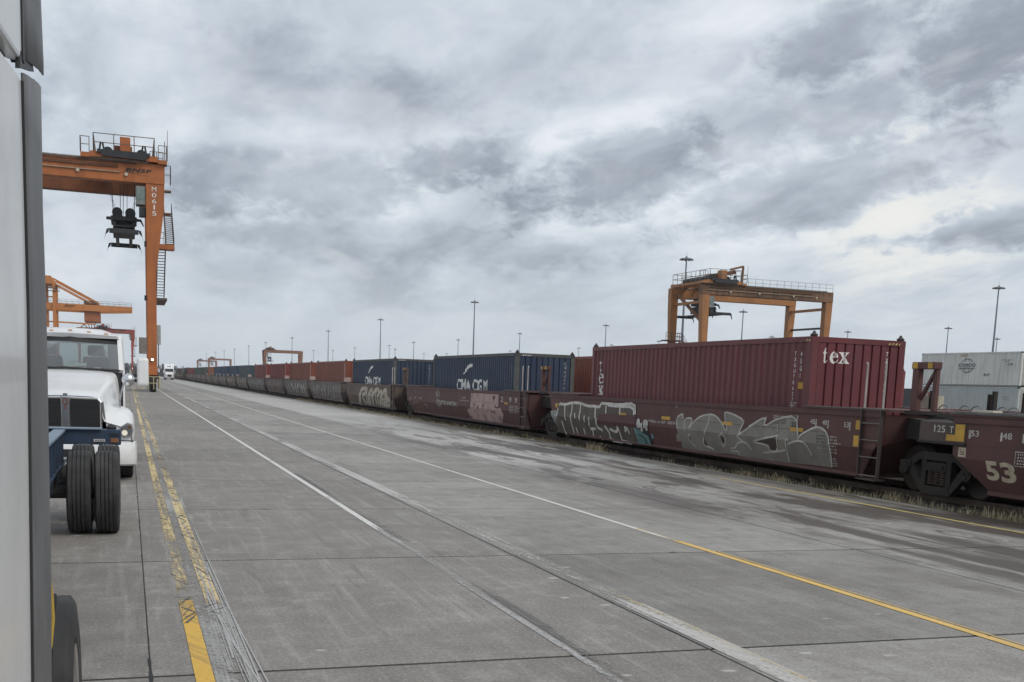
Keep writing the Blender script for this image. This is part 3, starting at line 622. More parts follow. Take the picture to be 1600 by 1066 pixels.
def container(label, loc, col, group='containers on the train', sx_rough=.5, detail=2, rz=0, casting=None, name='shipping_container', darkpost=None):
    t = thing(name, label, 'container', loc, group, rz)
    mt = P('container_%d_%d_%d' % tuple(int(c*1000) for c in col), col, sx_rough, 0, var=.14, sc=.7, grime=tuple(c*.45+.035 for c in col), g=.5, streak=True, rust=(.16,.07,.035), rs=.35, spec=.45, dent=.35)
    pm = darkpost or mt; cm = casting or mt
    for s in (-1, 1):
        inst(ME_SIDE[s], 'side_panel', t, mat=mt); inst(ME_END[s], 'end_panel', t, mat=mt)
    inst(ME_ROOF, 'roof', t, mat=mt)
    if detail:
        inst(ME_FLOOR, 'floor', t, mat=cm)
    for sx in (-1, 1):
        inst(ME_RAIL_L, 'top_rail', t, (sx*(CW/2-.05), 0, CH-.06), pm); inst(ME_RAIL_L, 'bottom_rail', t, (sx*(CW/2-.05), 0, .09), mt)
    for sy in (-1, 1):
        inst(ME_RAIL_S, 'header', t, (0, sy*(CL/2-.05), CH-.062), pm); inst(ME_RAIL_S, 'sill', t, (0, sy*(CL/2-.05), .092), mt)
        for sx in (-1, 1):
            inst(ME_POST, 'corner_post', t, (sx*(CW/2-.082), sy*(CL/2-.092), 0), pm)
            inst(ME_CAST, 'corner_casting', t, (sx*(CW/2-.081), sy*(CL/2-.091), CH-.06), cm, rz=0 if sx < 0 else math.pi)
            if detail: inst(ME_CAST, 'corner_casting', t, (sx*(CW/2-.081), sy*(CL/2-.091), .06), cm, rz=0 if sx < 0 else math.pi)
            if detail > 1: inst(ME_CONE, 'stacking_cone', t, (sx*(CW/2-.081), sy*(CL/2-.091), CH))
    return t
# print on the corrugated near side: u runs to the right as seen from the road (towards -y)
SIDE_BREAKS = [-y for y, h in SP]; END_BREAKS = [x for x, h in EP]
def side_print(name, bm, t, mat, off=.003):
    us = [v.co.x for v in bm.verts]; a, b = min(us)-.01, max(us)+.01
    return decal(name, bm, lambda u, v, z: (side_x(-u)-off-z, -u, v), mat, t, bu=[x for x in SIDE_BREAKS if a < x < b])
def end_print(name, bm, t, mat, off=.003):
    us = [v.co.x for v in bm.verts]; a, b = min(us)-.01, max(us)+.01
    return decal(name, bm, lambda u, v, z: (u, end_y(u)-off-z, v), mat, t, bu=[x for x in END_BREAKS if a < x < b])

# heavy old-style lower-case letters, drawn in a 1 x 1 box
GLYPH = {
 't': [[(.30,1.0),(.44,1.0),(.44,.72),(.66,.72),(.66,.62),(.44,.62),(.44,.20),(.50,.11),(.58,.12),(.70,.20),(.62,.04),(.46,-.02),(.26,.0),(.16,.10),(.16,.62),(.02,.62),(.02,.68),(.18,.78)]],
 'e': [[(.98,.30),(.86,.12),(.66,.0),(.42,-.02),(.18,.08),(.03,.30),(.03,.52),(.14,.74),(.34,.90),(.56,.92),(.80,.82),(.95,.62),(.97,.46),(.38,.46),(.37,.54),(.67,.54),(.66,.72),(.58,.83),(.48,.84),(.39,.74),(.36,.52),(.38,.30),(.48,.15),(.64,.11),(.80,.18),(.92,.33)]],
 'x': [[(.02,.90),(.50,.90),(.50,.83),(.42,.82),(.56,.60),(.66,.78),(.62,.83),(.56,.84),(.56,.90),(.94,.90),(.94,.84),(.82,.81),(.62,.52),(.88,.10),(.99,.07),(.99,.0),(.50,.0),(.50,.07),(.58,.09),(.44,.34),(.28,.12),(.34,.07),(.42,.06),(.42,.0),(.02,.0),(.02,.06),(.14,.10),(.37,.43),(.14,.80),(.02,.83)]]}
def glyph(ch, x0, x1, y0, y1): return [[(x0+(x1-x0)*a, y0+(y1-y0)*b) for a, b in pl] for pl in GLYPH[ch]]

# ---- well cars ----------------------------------------------------------------
FOLD, KIN = .88, .36
def well_x(z): return -1.56+max(0, FOLD-z)*KIN
def well_print(name, bm, t, mat, y0, off=.003):
    return decal(name, bm, lambda u, v, z: (well_x(v)-off-z, -u-y0, v), mat, t, bv=[FOLD])
def flipu(polys): return [[(-y, z) for y, z in pl] for pl in polys]
# bogie pieces (origin: centre of truck on the ground)
def bogie_meshes():
    out = []
    for s in (-1, 1):
        m = MB(); x0, x1 = s*.93, s*1.05
        m.prism([(-1.02,.50),(-1.02,.66),(-.78,.74),(-.50,.90),(.50,.90),(.78,.74),(1.02,.66),(1.02,.50),(.80,.56),(.48,.76),(-.48,.76),(-.80,.56)], 'x', x0, x1)
        for q in (-1, 1):
            m.prism([(q*.80,.555),(q*.66,.66),(q*.34,.27),(q*.40,.14)], 'x', x0, x1-.004*s)
            m.prism([(q*.28,.27),(q*.40,.30),(q*.40,.76),(q*.28,.76)], 'x', x0-.01*s, x1+.012*s)
        m.prism([(-.40,.13),(.40,.13),(.34,.275),(-.34,.275)], 'x', x0, x1+.004*s)
        out.append(('side_frame', m.mesh('side_frame', DARKST)))
        m = MB(); m.box(min(s*.80,s*1.07), max(s*.80,s*1.07), -.27, .27, .56, .72); m.box(min(s*.9,s*1.10), max(s*.9,s*1.10), -.20, .20, .60, .68); out.append(('bolster_end', m.mesh('bolster_end', DARKST)))
        m = MB()
        for yy in (-.17, 0, .17):
            for k in range(6):
                m.lathe([(.30+k*.045,.062),(.3225+k*.045,.082),(.345+k*.045,.062)], 10, (s*1.0, yy, 0), 'z')
        out.append(('spring_nest', m.mesh('spring_nest', P('spring_steel', (.07,.05,.04), .6, .4))))
    for yy in (-.86, .86):
        m = MB(); m.cyl((-1.0,yy,.555), (1.0,yy,.555), .075, n=10); out.append(('axle', m.mesh('axle', DARKST)))
        for s in (-1, 1):
            m = MB(); prof = [(.66,.06),(.66,.34),(.64,.42),(.64,.485),(.675,.49),(.685,.455),(.79,.445),(.79,.40),(.76,.34),(.74,.10),(.74,.06)]
            m.lathe([(s*a, b) for a, b in prof], 28, (0, yy, .555), 'x'); out.append(('wheel', m.mesh('wheel', P('wheel_steel', (.045,.035,.03), .6, .5, grime=(.09,.06,.04), g=.5), True)))
            m = MB(); m.cyl((s*1.04,yy,.555), (s*1.12,yy,.555), .125, .115, 14)
            for k in range(3): m.cyl((s*1.12, yy+.06*math.cos(k*2.1+.5), .555+.06*math.sin(k*2.1+.5)), (s*1.14, yy+.06*math.cos(k*2.1+.5), .555+.06*math.sin(k*2.1+.5)), .022, n=6)
            m.box(min(s*.95,s*1.08), max(s*.95,s*1.08), yy-.15, yy+.15, .60, .72)
            out.append(('bearing_cap', m.mesh('bearing_cap', DARKST)))
    m = MB(); m.box(-.8, .8, -.2, .2, .55, .80); m.cyl((0,0,.8), (0,0,1.0), .25, n=12); out.append(('bolster', m.mesh('bolster', DARKST)))
    return out
BOGIE = bogie_meshes()
def bogie(parent, y):
    b = bpy.data.objects.new('bogie', None); COL.objects.link(b); b.parent = parent; b.location = (0, y, 0); b.empty_display_size = .2
    for nm, me in BOGIE: inst(me, nm, b)
    return b

def well_car(label, Yn, Yf, near=(1.0, 1.15, 1.75), far=(1.0, 1.2, 2.5), mat=None, ladder=True, deck=(2.7, 2.7), overhang=False, n_bogie=True, stand=True, tx=TX, group='well cars of the train'):
    """one articulated well unit; Yn, Yf are the truck centres at its near and far end"""
    mat = mat or WELLB
    Yc = (Yn+Yf)/2; h = (Yf-Yn)/2
    t = thing('well_car', label, 'rail car', (tx, Yc, 0), group)
    yn = [-h+a for a in near]; yf = [h-a for a in far]       # top, middle, bottom
    for s in (-1, 1):
        mx = lambda z: s*(1.56-max(0, FOLD-z)*KIN)
        def facet(pts, th=.04):
            m = MB(); k = len(pts)
            m.add([(mx(z), y, z) for y, z in pts]+[(mx(z)-s*th, y, z) for y, z in pts], [tuple(range(k)), tuple(range(2*k-1, k-1, -1))]+[(i, (i+1) % k, k+(i+1) % k, k+i) for i in range(k)])
            return m
        zf = FOLD; fy = lambda a: a[1]+(a[2]-a[1])*(.95-zf)/(.95-.36)
        facet([(yn[0],1.58),(yn[1],.95),(fy(yn),zf),(fy(yf),zf),(yf[1],.95),(yf[0],1.58)]).build('side_sheet', mat, t)
        facet([(fy(yn),zf-.002),(yn[2],.36),(yf[2],.36),(fy(yf),zf-.002)]).build('lower_side_sheet', mat, t)
        m = MB(); m.box(min(s*1.50,s*1.585), max(s*1.50,s*1.585), yn[0]+.01, yf[0]-.01, 1.50, 1.605); m.build('top_chord', mat, t)
        MB().box(min(s*1.555,s*1.564), max(s*1.555,s*1.564), yn[1]+.02, yf[1]-.02, 1.125, 1.135).build('weld_seam', mat, t)
        xb = 1.56-(FOLD-.36)*KIN; m = MB(); m.box(min(s*(xb-.12),s*(xb+.012)), max(s*(xb-.12),s*(xb+.012)), yn[2]-.04, yf[2]+.04, .30, .365); m.build('bottom_chord', mat, t)
    MB().box(-1.36, 1.36, yn[2], yf[2], .285, .33).build('floor', mat, t)
    for a, nm in ((yn, -1), (yf, 1)):
        m = MB(); m.add([(-1.50,a[0],1.56),(1.50,a[0],1.56),(1.50,a[1],.95),(1.3,a[2],.37),(-1.3,a[2],.37),(-1.50,a[1],.95)], [(0,1,2,3,4,5)]); m.build('end_bulkhead', mat, t)
    # end sills reaching over the trucks, and decks
    for q, a, dk in ((-1, yn, deck[0]), (1, yf, deck[1])):
        y_in = a[0]; y_out = q*(h-.12)
        m = MB(); m.prism([(y_in, 1.12), (y_in, 1.52), (y_out, 1.46), (y_out, 1.22), (y_out-q*.18, 1.10)], 'x', -1.0, 1.0); m.build('end_sill', DARKST, t)
        ya, yb = sorted((a[0]-q*dk, a[0]+q*.08))
        d = MB().box(-1.60, 1.60, ya, yb, 1.612, 1.665).build('deck', mat, t)
        MB().box(-1.612, -1.59, ya+.004, yb-.004, 1.650, 1.672).build('deck_edge', DECK, d)
        m = MB(); m.box(-1.565, -1.55, ya+.05, yb-.05, 1.50, 1.61); m.build('deck_skirt', DARKST, t)
    if ladder:
        ld = bpy.data.objects.new('ladder', None); COL.objects.link(ld); ld.parent = t; ld.location = (0, yn[0], 0); ld.empty_display_size = .1
        LM = P('ladder_steel', (.075,.055,.05), .6, .2, grime=(.11,.09,.08), g=.5)
        for yy in (-.0, .60):
            MB().bar((-1.60,yy,.33), (-1.60,yy,1.66), .07, .03, up=(0,1,0)).build('stile', LM, ld)
        for z in (.36, .72, 1.05, 1.38):
            MB().cyl((-1.61,0,z), (-1.61,.60,z), .014, n=6).build('rung', P('rung_steel', (.15,.135,.125), .5, .3), ld)
        MB().box(-1.66, -1.40, .0, .60, .275, .30).build('step', LM, ld)
        for yy, zt in ((.62, 2.56), (.05, 2.56)):
            MB().tube([(-1.55,yy,1.67), (-1.55,yy,zt-.05), (-1.535,yy+.03,zt-.01), (-1.50,yy+.10,zt)], .019, 6).build('grab_bar', GRABW, ld)
    if stand:
        st = bpy.data.objects.new('brake_stand', None); COL.objects.link(st); st.parent = t; st.location = (-1.31+.0, -h+.35, 0); st.empty_display_size = .1
        MB().box(-.05, .07, .0, .17, 1.66, 2.45).build('post', mat, st, bevel=.01)
        MB().box(.04, .12, -.40, -.30, 1.66, 2.45).build('post', mat, st, bevel=.01)
        m = MB(); m.prism([(-.42,2.44),(.19,2.44),(.19,2.57),(-.42,2.57)], 'x', -.06, .13); m.build('head_beam', mat, st, bevel=.01)
        MB().bar((.06,-.34,2.40), (.06,.08,1.80), .055).build('brace', mat, st)
        for yy in (.05, -.36): MB().box(-.068, -.061, yy-.03, yy+.10, 2.45, 2.56).build('reflector', REFL, st)
        MB().box(-.1, .2, -.45, .25, 1.60, 1.66).build('foot_plate', DARKST, st)
    if n_bogie: bogie(t, -h)
    return t
def reflector(t, Y0, Y1, z0, z1, mat=REFL):
    yc = t.location.y
    MB().box(-1.566, -1.5605, Y0-yc, Y1-yc, z0, z1).build('reflector', mat, t)
def stencil(t, s, Y0, Y1, z0, z1, mat=WPAINT, bold=.012, **kw):
    """text from far Y0 to near Y1 (Y0 > Y1)"""
    return well_print('stencil', bm_text(s, (-Y0, -Y1, z0, z1), bold, **kw), t, mat, t.location.y)

wA = well_car('maroon brown empty well car marked 53 at the right edge', -3.0, 16.9, near=(1,1.2,1.8), far=(.95,.98,1.75), ladder=False, deck=(2.7, 2.7), stand=False, n_bogie=False)
wT = well_car('maroon brown well car with big silver graffiti under the maroon container', 16.9, 36.9, far=(1.0,1.25,2.6))
wC1 = well_car('brown well car with pink graffiti under the nearest navy container', 36.9, 58.1, near=(1.3,1.35,1.45), far=(1.2,1.4,2.2))
wC2 = well_car('weathered brown well car with beige graffiti under the second navy container', 58.1, 74.9, near=(1.6,1.7,2.0), far=(1.2,1.2,1.3), mat=P('well_car_faded', (.115,.080,.066), .7, var=.25, sc=1.2, grime=(.18,.15,.12), g=.5, streak=True, rust=(.14,.07,.04), rs=.4), stand=True, deck=(1.2,1.2))

# unit A: overhanging end with weight stencil
yA = wA.location.y
MB().box(-1.575, -1.45, 15.62-yA, 16.82-yA, 1.14, 1.495).build('end_panel', P('well_car_grey_brown', (.075,.050,.044), .65, grime=(.10,.08,.07), g=.5, streak=True), wA, bevel=.008)
MB().box(-1.60, -1.46, 15.60-yA, 16.84-yA, 1.105, 1.14).build('panel_lip', DARKST, wA)
m = MB(); m.prism([(15.88-yA,1.47),(15.65-yA,1.47),(15.65-yA,1.175),(16.10-yA,1.175),(16.10-yA,1.285),(15.88-yA,1.285)], 'x', -1.582, -1.576); m.build('reflector', REFL, wA)
def stA(s, Y0, Y1, z0, z1, off=.003, mat=WPAINT, bold=.012): return decal('stencil', bm_text(s, (-Y0, -Y1, z0, z1), bold), lambda u, v, z: (well_x(v)-off-z, -u-yA, v), mat, wA, bv=[FOLD])
stA('125', 16.43, 16.14, 1.31, 1.435, off=.018); stA('T', 16.03, 15.93, 1.31, 1.43, off=.018)
TAN = P('stencil_tan', (.50,.42,.31), .7, var=.2, sc=9)
def tick(t, Y, z0, z1, w=.045, mat=WPAINT): well_print('stencil', bm_polys([[(-Y, z0), (-Y+w, z0), (-Y+w, z1), (-Y, z1)]]), t, mat, t.location.y)
stA('53', 15.51, 15.32, 1.28, 1.385); tick(wA, 15.56, 1.24, 1.385); stA('48', 14.77, 14.56, 1.275, 1.38); tick(wA, 14.82, 1.235, 1.38); tick(wA, 14.33, 1.235, 1.38); stA('45', 14.28, 14.08, 1.27, 1.375)
stA('5', 15.14, 14.84, .56, .89, mat=TAN, bold=.035); stA('3', 14.80, 14.46, .55, .89, mat=TAN, bold=.035)
well_print('stencil', bm_polys([[(-15.78,.915),(-15.59,.91),(-15.60,1.075),(-15.78,1.08)]]), wA, TAN, yA)
well_print('stencil_print', bm_ribbons([[(-15.74,1.04),(-15.70,.98),(-15.64,1.02)], [(-15.75,.96),(-15.66,.95),(-15.63,.99)]], .018), wA, P('stencil_dark', (.10,.08,.06), .8), yA, off=.006)
well_print('stencil', bm_ribbons([[(-14.45,.85),(-14.45,1.085),(-13.95,1.08),(-13.95,.85),(-14.45,.85)]], .012), wA, WPAINT, yA)
for k in range(4): stA('IIII III' if k % 2 else 'III II', 14.40, 14.05, .88+k*.05, .905+k*.05)
MB().box(-1.62, -1.2, 10-yA, 15.9-yA, 1.666, 1.70).build('deck_edge', DECK, wA)
MB().box(-.9, -.6, 14.5-yA, 14.75-yA, 1.6, 2.62).build('post', WELLB, wA, bevel=.01)
MB().box(-1.60, -1.40, 15.0-yA, 15.5-yA, 1.70, 1.735).build('paper_scrap', P('paper', (.55,.50,.42), .9), wA)
# deck gear between unit A and unit T (hoses, coupling)
m = MB()
for k in range(5): m.tube([(-1.3+.05*k, 16.1-yA, 1.50), (-1.33+.05*k, 16.5-yA, 1.58+.02*k), (-1.3, 17.0-yA, 1.53)], .018, 6)
m.build('brake_hoses', DARKST, wA)

# unit T stencils
ww = wT
for s, Y0, Y1, z0, z1 in (('45', 20.32, 20.14, 1.28, 1.385), ('48', 19.88, 19.71, 1.275, 1.38), ('53', 19.13, 18.97, 1.265, 1.37), ('40', 21.03, 20.84, 1.32, 1.43), ('20', 21.03, 20.84, 1.18, 1.29)): stencil(ww, s, Y0, Y1, z0, z1)
for Y, z0, z1 in ((20.12,1.22,1.39), (19.69,1.215,1.385), (18.95,1.205,1.375), (20.82,1.26,1.44)): tick(ww, Y, z0, z1, .035)
reflector(ww, 18.50, 18.74, 1.24, 1.42); reflector(ww, 18.55, 18.78, .90, 1.12)
for Y in (27.07, 29.86, 23.78, 20.81): reflector(ww, Y-.25, Y+.25, 1.09, 1.175)
stencil(ww, 'IIELL-U IEF  IIEEIII', 28.0, 26.5, .98, 1.05, bold=.006)
for k in range(6): stencil(ww, random.choice(('IIIIII II IIIIII III', 'IIIII IIII III IIII', 'III IIIIII III IIIII I')), 20.05, 19.35+random.uniform(-.15,.1), 1.03-k*.065, 1.065-k*.065)
for k in range(4): stencil(ww, 'IIII IIIII IIIIIIII', 20.0, 19.45, .58-k*.05, .605-k*.05)
for k in range(4): stencil(ww, 'IIIII IIII', 21.75, 21.25, 1.38-k*.05, 1.41-k*.05)
stencil(ww, 'C', 26.52, 26.42, 1.44, 1.52)

SILV = P('graffiti_silver', (.215,.198,.172), .55, .1, var=.22, sc=1.1, grime=(.17,.15,.13), g=.35, streak=True)
SILVL = P('graffiti_pale', (.46,.435,.40), .6, var=.2, sc=4, grime=(.2,.18,.16), g=.4)
OLIVE = P('graffiti_olive', (.105,.09,.073), .6, .1, var=.25, sc=2, grime=(.05,.042,.036), g=.5, streak=True)
PALEG = P('graffiti_pale_green', (.28,.30,.28), .7, var=.3, sc=3)
MAROON = P('buff_maroon', (.088,.030,.034), .6, var=.12, sc=2)
TEAL = P('graffiti_teal', (.12,.22,.22), .6, var=.25, sc=4); TEALD = P('graffiti_ink', (.02,.03,.035), .6)
PINK = P('graffiti_pink', (.40,.27,.255), .65, var=.2, sc=1.5, grime=(.28,.2,.18), g=.5, streak=True); PINKD = P('graffiti_plum', (.07,.045,.045), .7); PINKL = P('graffiti_rose', (.48,.37,.35), .65)
BEIGE = P('graffiti_beige', (.42,.38,.31), .7, var=.2, sc=3)
SHOLE = P('graffiti_hole', (.055,.035,.032), .65)
def gf(t, key, mat, name='graffiti', off=.003): well_print(name, bm_polys(flipu(GRAF[key])), t, mat, t.location.y, off)
def gl_(t, key, w, mat, name='graffiti', off=.006): well_print(name, bm_ribbons([smooth_path(pl, 1) for pl in flipu(GRAF[key])], w), t, mat, t.location.y, off)
gf(wT, 'silver_fill', SILV); gf(wT, 'silver_holes', SHOLE, off=.005); gl_(wT, 'silver_lines', .045, SILVL)
gf(wT, 'olive_fill', OLIVE); gf(wT, 'pale_fill', PALEG, off=.0045); gl_(wT, 'olive_lines', .085, P('graffiti_pale_white', (.56,.54,.50), .6, var=.2, sc=4))
gf(wT, 'maroon_patch', MAROON, off=.020); gf(wT, 'teal_fill', TEAL, off=.022); gf(wT, 'teal_dark', TEALD, off=.024); gf(wT, 'white_tag', P('graffiti_white', (.50,.48,.45), .6), off=.026)
gf(wC1, 'pink_fill', PINK); gf(wC1, 'pink_dark', PINKD, off=.005); gl_(wC1, 'pink_lines', .07, PINKL)
gl_(wC2, 'beige_lines', .24, BEIGE, off=.004)
# unit C1 stencils
stencil(wC1, 'DTTX 694724 /', 50.4, 47.3, .84, 1.03, bold=.01); stencil(wC1, 'IIII', 46.6, 46.1, 1.22, 1.27); stencil(wC1, 'IIIIIIII', 46.9, 45.6, 1.10, 1.15)
for s, Y in (('P', 42.1), ('2', 41.1), ('9', 40.1), ('9', 39.45)): stencil(wC1, s, Y+.13, Y-.13, 1.20, 1.40)
for k in range(5): stencil(wC1, 'IIIII IIII', 40.2, 39.3-.2*(k % 2), 1.06-k*.06, 1.09-k*.06)
reflector(wC1, 40.4, 40.8, 1.12, 1.19); reflector(wC1, 38.35, 38.42, .7, 1.4, GRABW)
for Y, sgn in ((50.7, 1.0), (50.5, .6)):
    well_print('graffiti', bm_ribbons([smooth_path([(-Y+random.uniform(-.5,.5), sgn+.35+random.uniform(-.25,.2)) for _ in range(7)], 2) for _ in range(3)], .06), wC1, P('graffiti_chalk', (.26,.235,.215), .7), wC1.location.y, .004)
for k in range(9):
    Y = random.uniform(52.5, 56.0); z = random.uniform(.6, 1.4)
    well_print('graffiti', bm_ribbons([smooth_path([(-Y+random.uniform(-.35,.35), z+random.uniform(-.12,.12)) for _ in range(5)], 2)], .05), wC1, P('graffiti_chalk', (.26,.235,.215), .7), wC1.location.y, .005+.001*k)
reflector(wT, 35.0, 35.35, 1.17, 1.3)

# the five-unit set and the units farther back, 40-foot wells
SCRAWL = [P('graffiti_grey', (.33,.325,.31), .6, var=.2), P('graffiti_rust_pink', (.30,.19,.16), .6), P('graffiti_offwhite', (.44,.43,.40), .6), P('graffiti_tan', (.30,.26,.20), .6)]
WF = [P('well_car_grey_far', (.125,.105,.095), .7, var=.25, sc=1.0, grime=(.2,.19,.18), g=.6, streak=True), P('well_car_tan_far', (.135,.10,.08), .7, var=.25, sc=1.0, grime=(.19,.16,.13), g=.5, streak=True)]
Y = 74.9; cars = []
ends = [74.9, 90.1, 105.4, 120.6, 139.5]
e = 139.5
while e < 560: e += 15.45; ends.append(e)
ORD = ['first','second','third','fourth','fifth','sixth','seventh','eighth','ninth','tenth','eleventh','twelfth']
for i, (a, b) in enumerate(zip(ends[:-1], ends[1:])):
    if i < 12: lab = '%s grey-brown scrawled well car behind the second navy container, counted away from camera' % ORD[i]
    else: lab = 'tiny well car at the far end of the train near the white truck'
    t = well_car(lab, a, b, near=(1.0,1.0,1.15), far=(.75,.75,.9), mat=WF[i % 2 if i > 3 else 0], ladder=False, deck=(.9,.9), stand=False, n_bogie=(i < 14))
    yc = t.location.y
    if i < 10:
        MB().box(-1.45, -1.05, -(b-a)/2+.1, -(b-a)/2+.5, 1.67, 1.95).build('brake_box', P('pale_box', (.42,.33,.30), .7), t)
        mt = SCRAWL[(0, 2, 1, 0)[i % 4]] if i < 4 else SCRAWL[3]
        n_ = 9 if i < 4 else 4; L = (b-a)/2-2.0; pths = []
        for k in range(n_):
            yy = -L+2*L*(k+.5)/n_; wdt = L/n_*.75
            pths.append(smooth_path([(-yy+random.uniform(-1,1)*wdt, .5+random.random()*.85) for _ in range(5)]+[(-yy, .55)], 1))
        well_print('graffiti', bm_ribbons(pths, .17), t, mt, 0, .004)['kind'] = 'stuff'

# ---- loads
MAR = (.130,.027,.032); NAVY = (.021,.038,.075)
zf = .27
tex = container('maroon container lettered tex standing on the nearest loaded well car', (TX, 20.95+CL/2, 1.88+1.28-CH), MAR, sx_rough=.42)
polys = []
polys += glyph('t', -.93, -.75, 2.33, 2.66); polys += glyph('e', -.755, -.525, 2.33, 2.61); polys += glyph('x', -.525, -.235, 2.335, 2.61)
z0 = tex.location.z
polys = [[(u, v) for u, v in pl] for pl in polys]
end_print('lettering', bm_polys([[(u, v-.0) for u, v in pl] for pl in polys]), tex, CWHITE)
yc = tex.location.y; sp_ = []
for ch, za, zb, wdt in (('t', 2.38-z0, 2.80-z0, .36), ('e', 2.02-z0, 2.36-z0, .40), ('x', 1.66-z0, 1.98-z0, .42)): sp_ += glyph(ch, -(32.64-yc), -(32.64-yc)+wdt, za, zb)
side_print('lettering', bm_polys(sp_), tex, CWHITE)
def vtext(s, u, z_top, z_bot, wdt): return bm_text('\n'.join(s), (u, u+wdt, z_bot, z_top), .01)
end_print('lettering', vtext('TXGU78627', .72, 2.90-z0, 1.72-z0, .07), tex, CWHITE)
side_print('lettering', vtext('TXGU786271', -(21.66-yc), 2.84-z0, 1.60-z0, .05), tex, CWHITE); side_print('lettering', vtext('45G1', -(21.40-yc), 2.84-z0, 2.25-z0, .045), tex, CWHITE)
side_print('lettering', bm_polys([[(-(21.42-yc), 2.02-z0), (-(21.28-yc), 2.02-z0), (-(21.28-yc), 2.16-z0), (-(21.42-yc), 2.16-z0)]]), tex, REFL)
end_print('lettering', bm_polys([[(.72+k*.09, 2.79), (.76+k*.09, 2.79), (.80+k*.09, 2.835), (.76+k*.09, 2.835)] for k in range(4)]), tex, P('hazard_yellow', (.55,.45,.2), .6), off=.055)
side_print('lettering', bm_polys([[(5.63+k*.1, 2.79), (5.67+k*.1, 2.79), (5.71+k*.1, 2.835), (5.67+k*.1, 2.835)] for k in range(4)]), tex, P('hazard_yellow', (.55,.45,.2), .6), off=.0187)

for k in range(6): side_print('lettering', bm_text(random.choice(('IIII III','III IIIII','IIIII II')), (5.36, 5.62-random.random()*.06, 1.42-k*.055, 1.45-k*.055), .0), tex, CWHITE)
DG = P('post_grey_green', (.075,.08,.078), .6, grime=(.04,.04,.04), g=.4)
def cma(label, y0):
    c = container(label, (TX, y0+CL/2, 3.10-CH), NAVY, darkpost=DG, casting=CAST)
    cy = c.location.y; z0 = c.location.z; o0 = y0-40.6
    side_print('lettering', bm_text('CMA CGM', (-(48.75+o0-cy), -(44.15+o0-cy), 1.50-z0, 2.06-z0), .030, spacing=1.06), c, CWHITE)
    sw = [(47.85,2.22),(47.55,2.40),(47.40,2.50),(47.20,2.60),(46.95,2.68),(46.60,2.715),(46.35,2.70),(46.40,2.62),(46.60,2.56),(46.95,2.53),(47.15,2.46),(47.30,2.38),(47.55,2.30)]
    side_print('logo', bm_polys([[(-(y+o0-cy), z-z0) for y, z in sw]]), c, CWHITE)
    end_print('lettering', vtext('CMAU4731', .80, 2.80-z0, 1.60-z0, .07), c, CWHITE)
    side_print('lettering', vtext('CMAU473', 5.45, 2.75-z0, 1.6-z0, .05), c, CWHITE)
    end_print('lettering', bm_polys([[(-.98+k*.1, 2.79), (-.93+k*.1, 2.79), (-.89+k*.1, 2.835), (-.93+k*.1, 2.835)] for k in range(4)]), c, CWHITE, off=.055)
    return c
cma('navy blue container lettered CMA CGM nearest to the maroon one', 40.6)
cma('second navy blue CMA CGM container, farther away over beige graffiti', 61.4)
RUST = (.20,.062,.040); RED = (.185,.040,.036); BLU = (.028,.05,.09); BLG = (.05,.075,.09); GRN = (.055,.075,.066); ORG = (.30,.10,.045); GRY = (.16,.155,.15); DK = (.06,.06,.065)
seq = [(76.3, RUST, 'first rust brown container behind the second navy container'), (91.6, RUST, 'second rust brown container behind the navy ones'),
       (106.9, RED, 'first brick red container beyond the rust brown ones'), (122.1, RED, 'second brick red container, last before the blue row'),
       (141.9, BLG, 'grey-blue container heading the distant blue row'), (157.4, BLU, 'second container of the distant blue row'), (172.8, BLU, 'third container of the distant blue row'), (188.3, BLU, 'fourth container, last of the distant blue row'),
       (203.7, ORG, 'orange container between the blue row and the green ones'), (219.2, GRN, 'first of three distant green containers'), (234.6, GRN, 'second of three distant green containers'), (250.1, GRN, 'third of three distant green containers'),
       (265.5, RED, 'first of two red containers beyond the green ones'), (281, RED, 'second of two red containers beyond the green ones')]
far_cols = [DK, GRY, (.12,.06,.06), DK, (.10,.10,.09), BLG, DK, GRY, (.13,.05,.045), DK]
for k in range(17): seq.append((296.4+15.45*k, far_cols[k % 10], 'tiny dark container at the far end of the train'))
for k, (y0, c, lab) in enumerate(seq):
    t = container(lab, (TX, y0+CL/2, 3.10-CH), c, detail=2 if k < 4 else (1 if k < 8 else 0))
    if k < 4:
        z0 = t.location.z; MB().box(-1.235, -1.225, -6.05, -5.99, 1.6-z0, 2.9-z0).build('lettering', CWHITE, t)
    if k in (5, 6, 7): side_print('lettering', bm_text('CMA', (-1.5, .5, 1.5-zf, 2.0-zf), .02), t, CWHITE)
# second train behind
XC2 = 19.92
g2 = 'containers on the second track'
for y0, zt, c, lab in ((41.0, 3.20, (.25,.075,.05), 'orange-red container on the second track seen between navy and maroon containers'), (26.7, 2.67, (.20,.045,.045), 'bright red container on the second track right behind the maroon one'),
                       (57.5, 3.2, RUST, 'rust container on the second track behind the nearest navy container')):
    t = container(lab, (XC2, y0+CL/2, zt-CH), c, g2)
    side_print('graffiti', bm_ribbons([smooth_path([(-2+random.random()*.7, 1.5+random.random()*.4) for _ in range(5)], 2)], .05), t, CWHITE)
gw = 'well cars on the second track'
w2 = well_car('empty brown well car on the second track below the white reefer', 2.0, 21.6, near=(1,1.2,1.8), far=(.95,1.0,1.6), ladder=False, tx=XC2, group=gw, stand=False, n_bogie=False)
for a, b, lab in ((21.6, 37.6, 'well car on the second track under the bright red container'), (37.6, 55.4, 'well car on the second track under the orange-red container'), (55.4, 71.2, 'well car on the second track behind the nearest navy container')):
    well_car(lab, a, b, near=(1,1,1.2), far=(1,1,1.2), ladder=False, tx=XC2, group=gw, stand=False)
y2 = w2.location.y
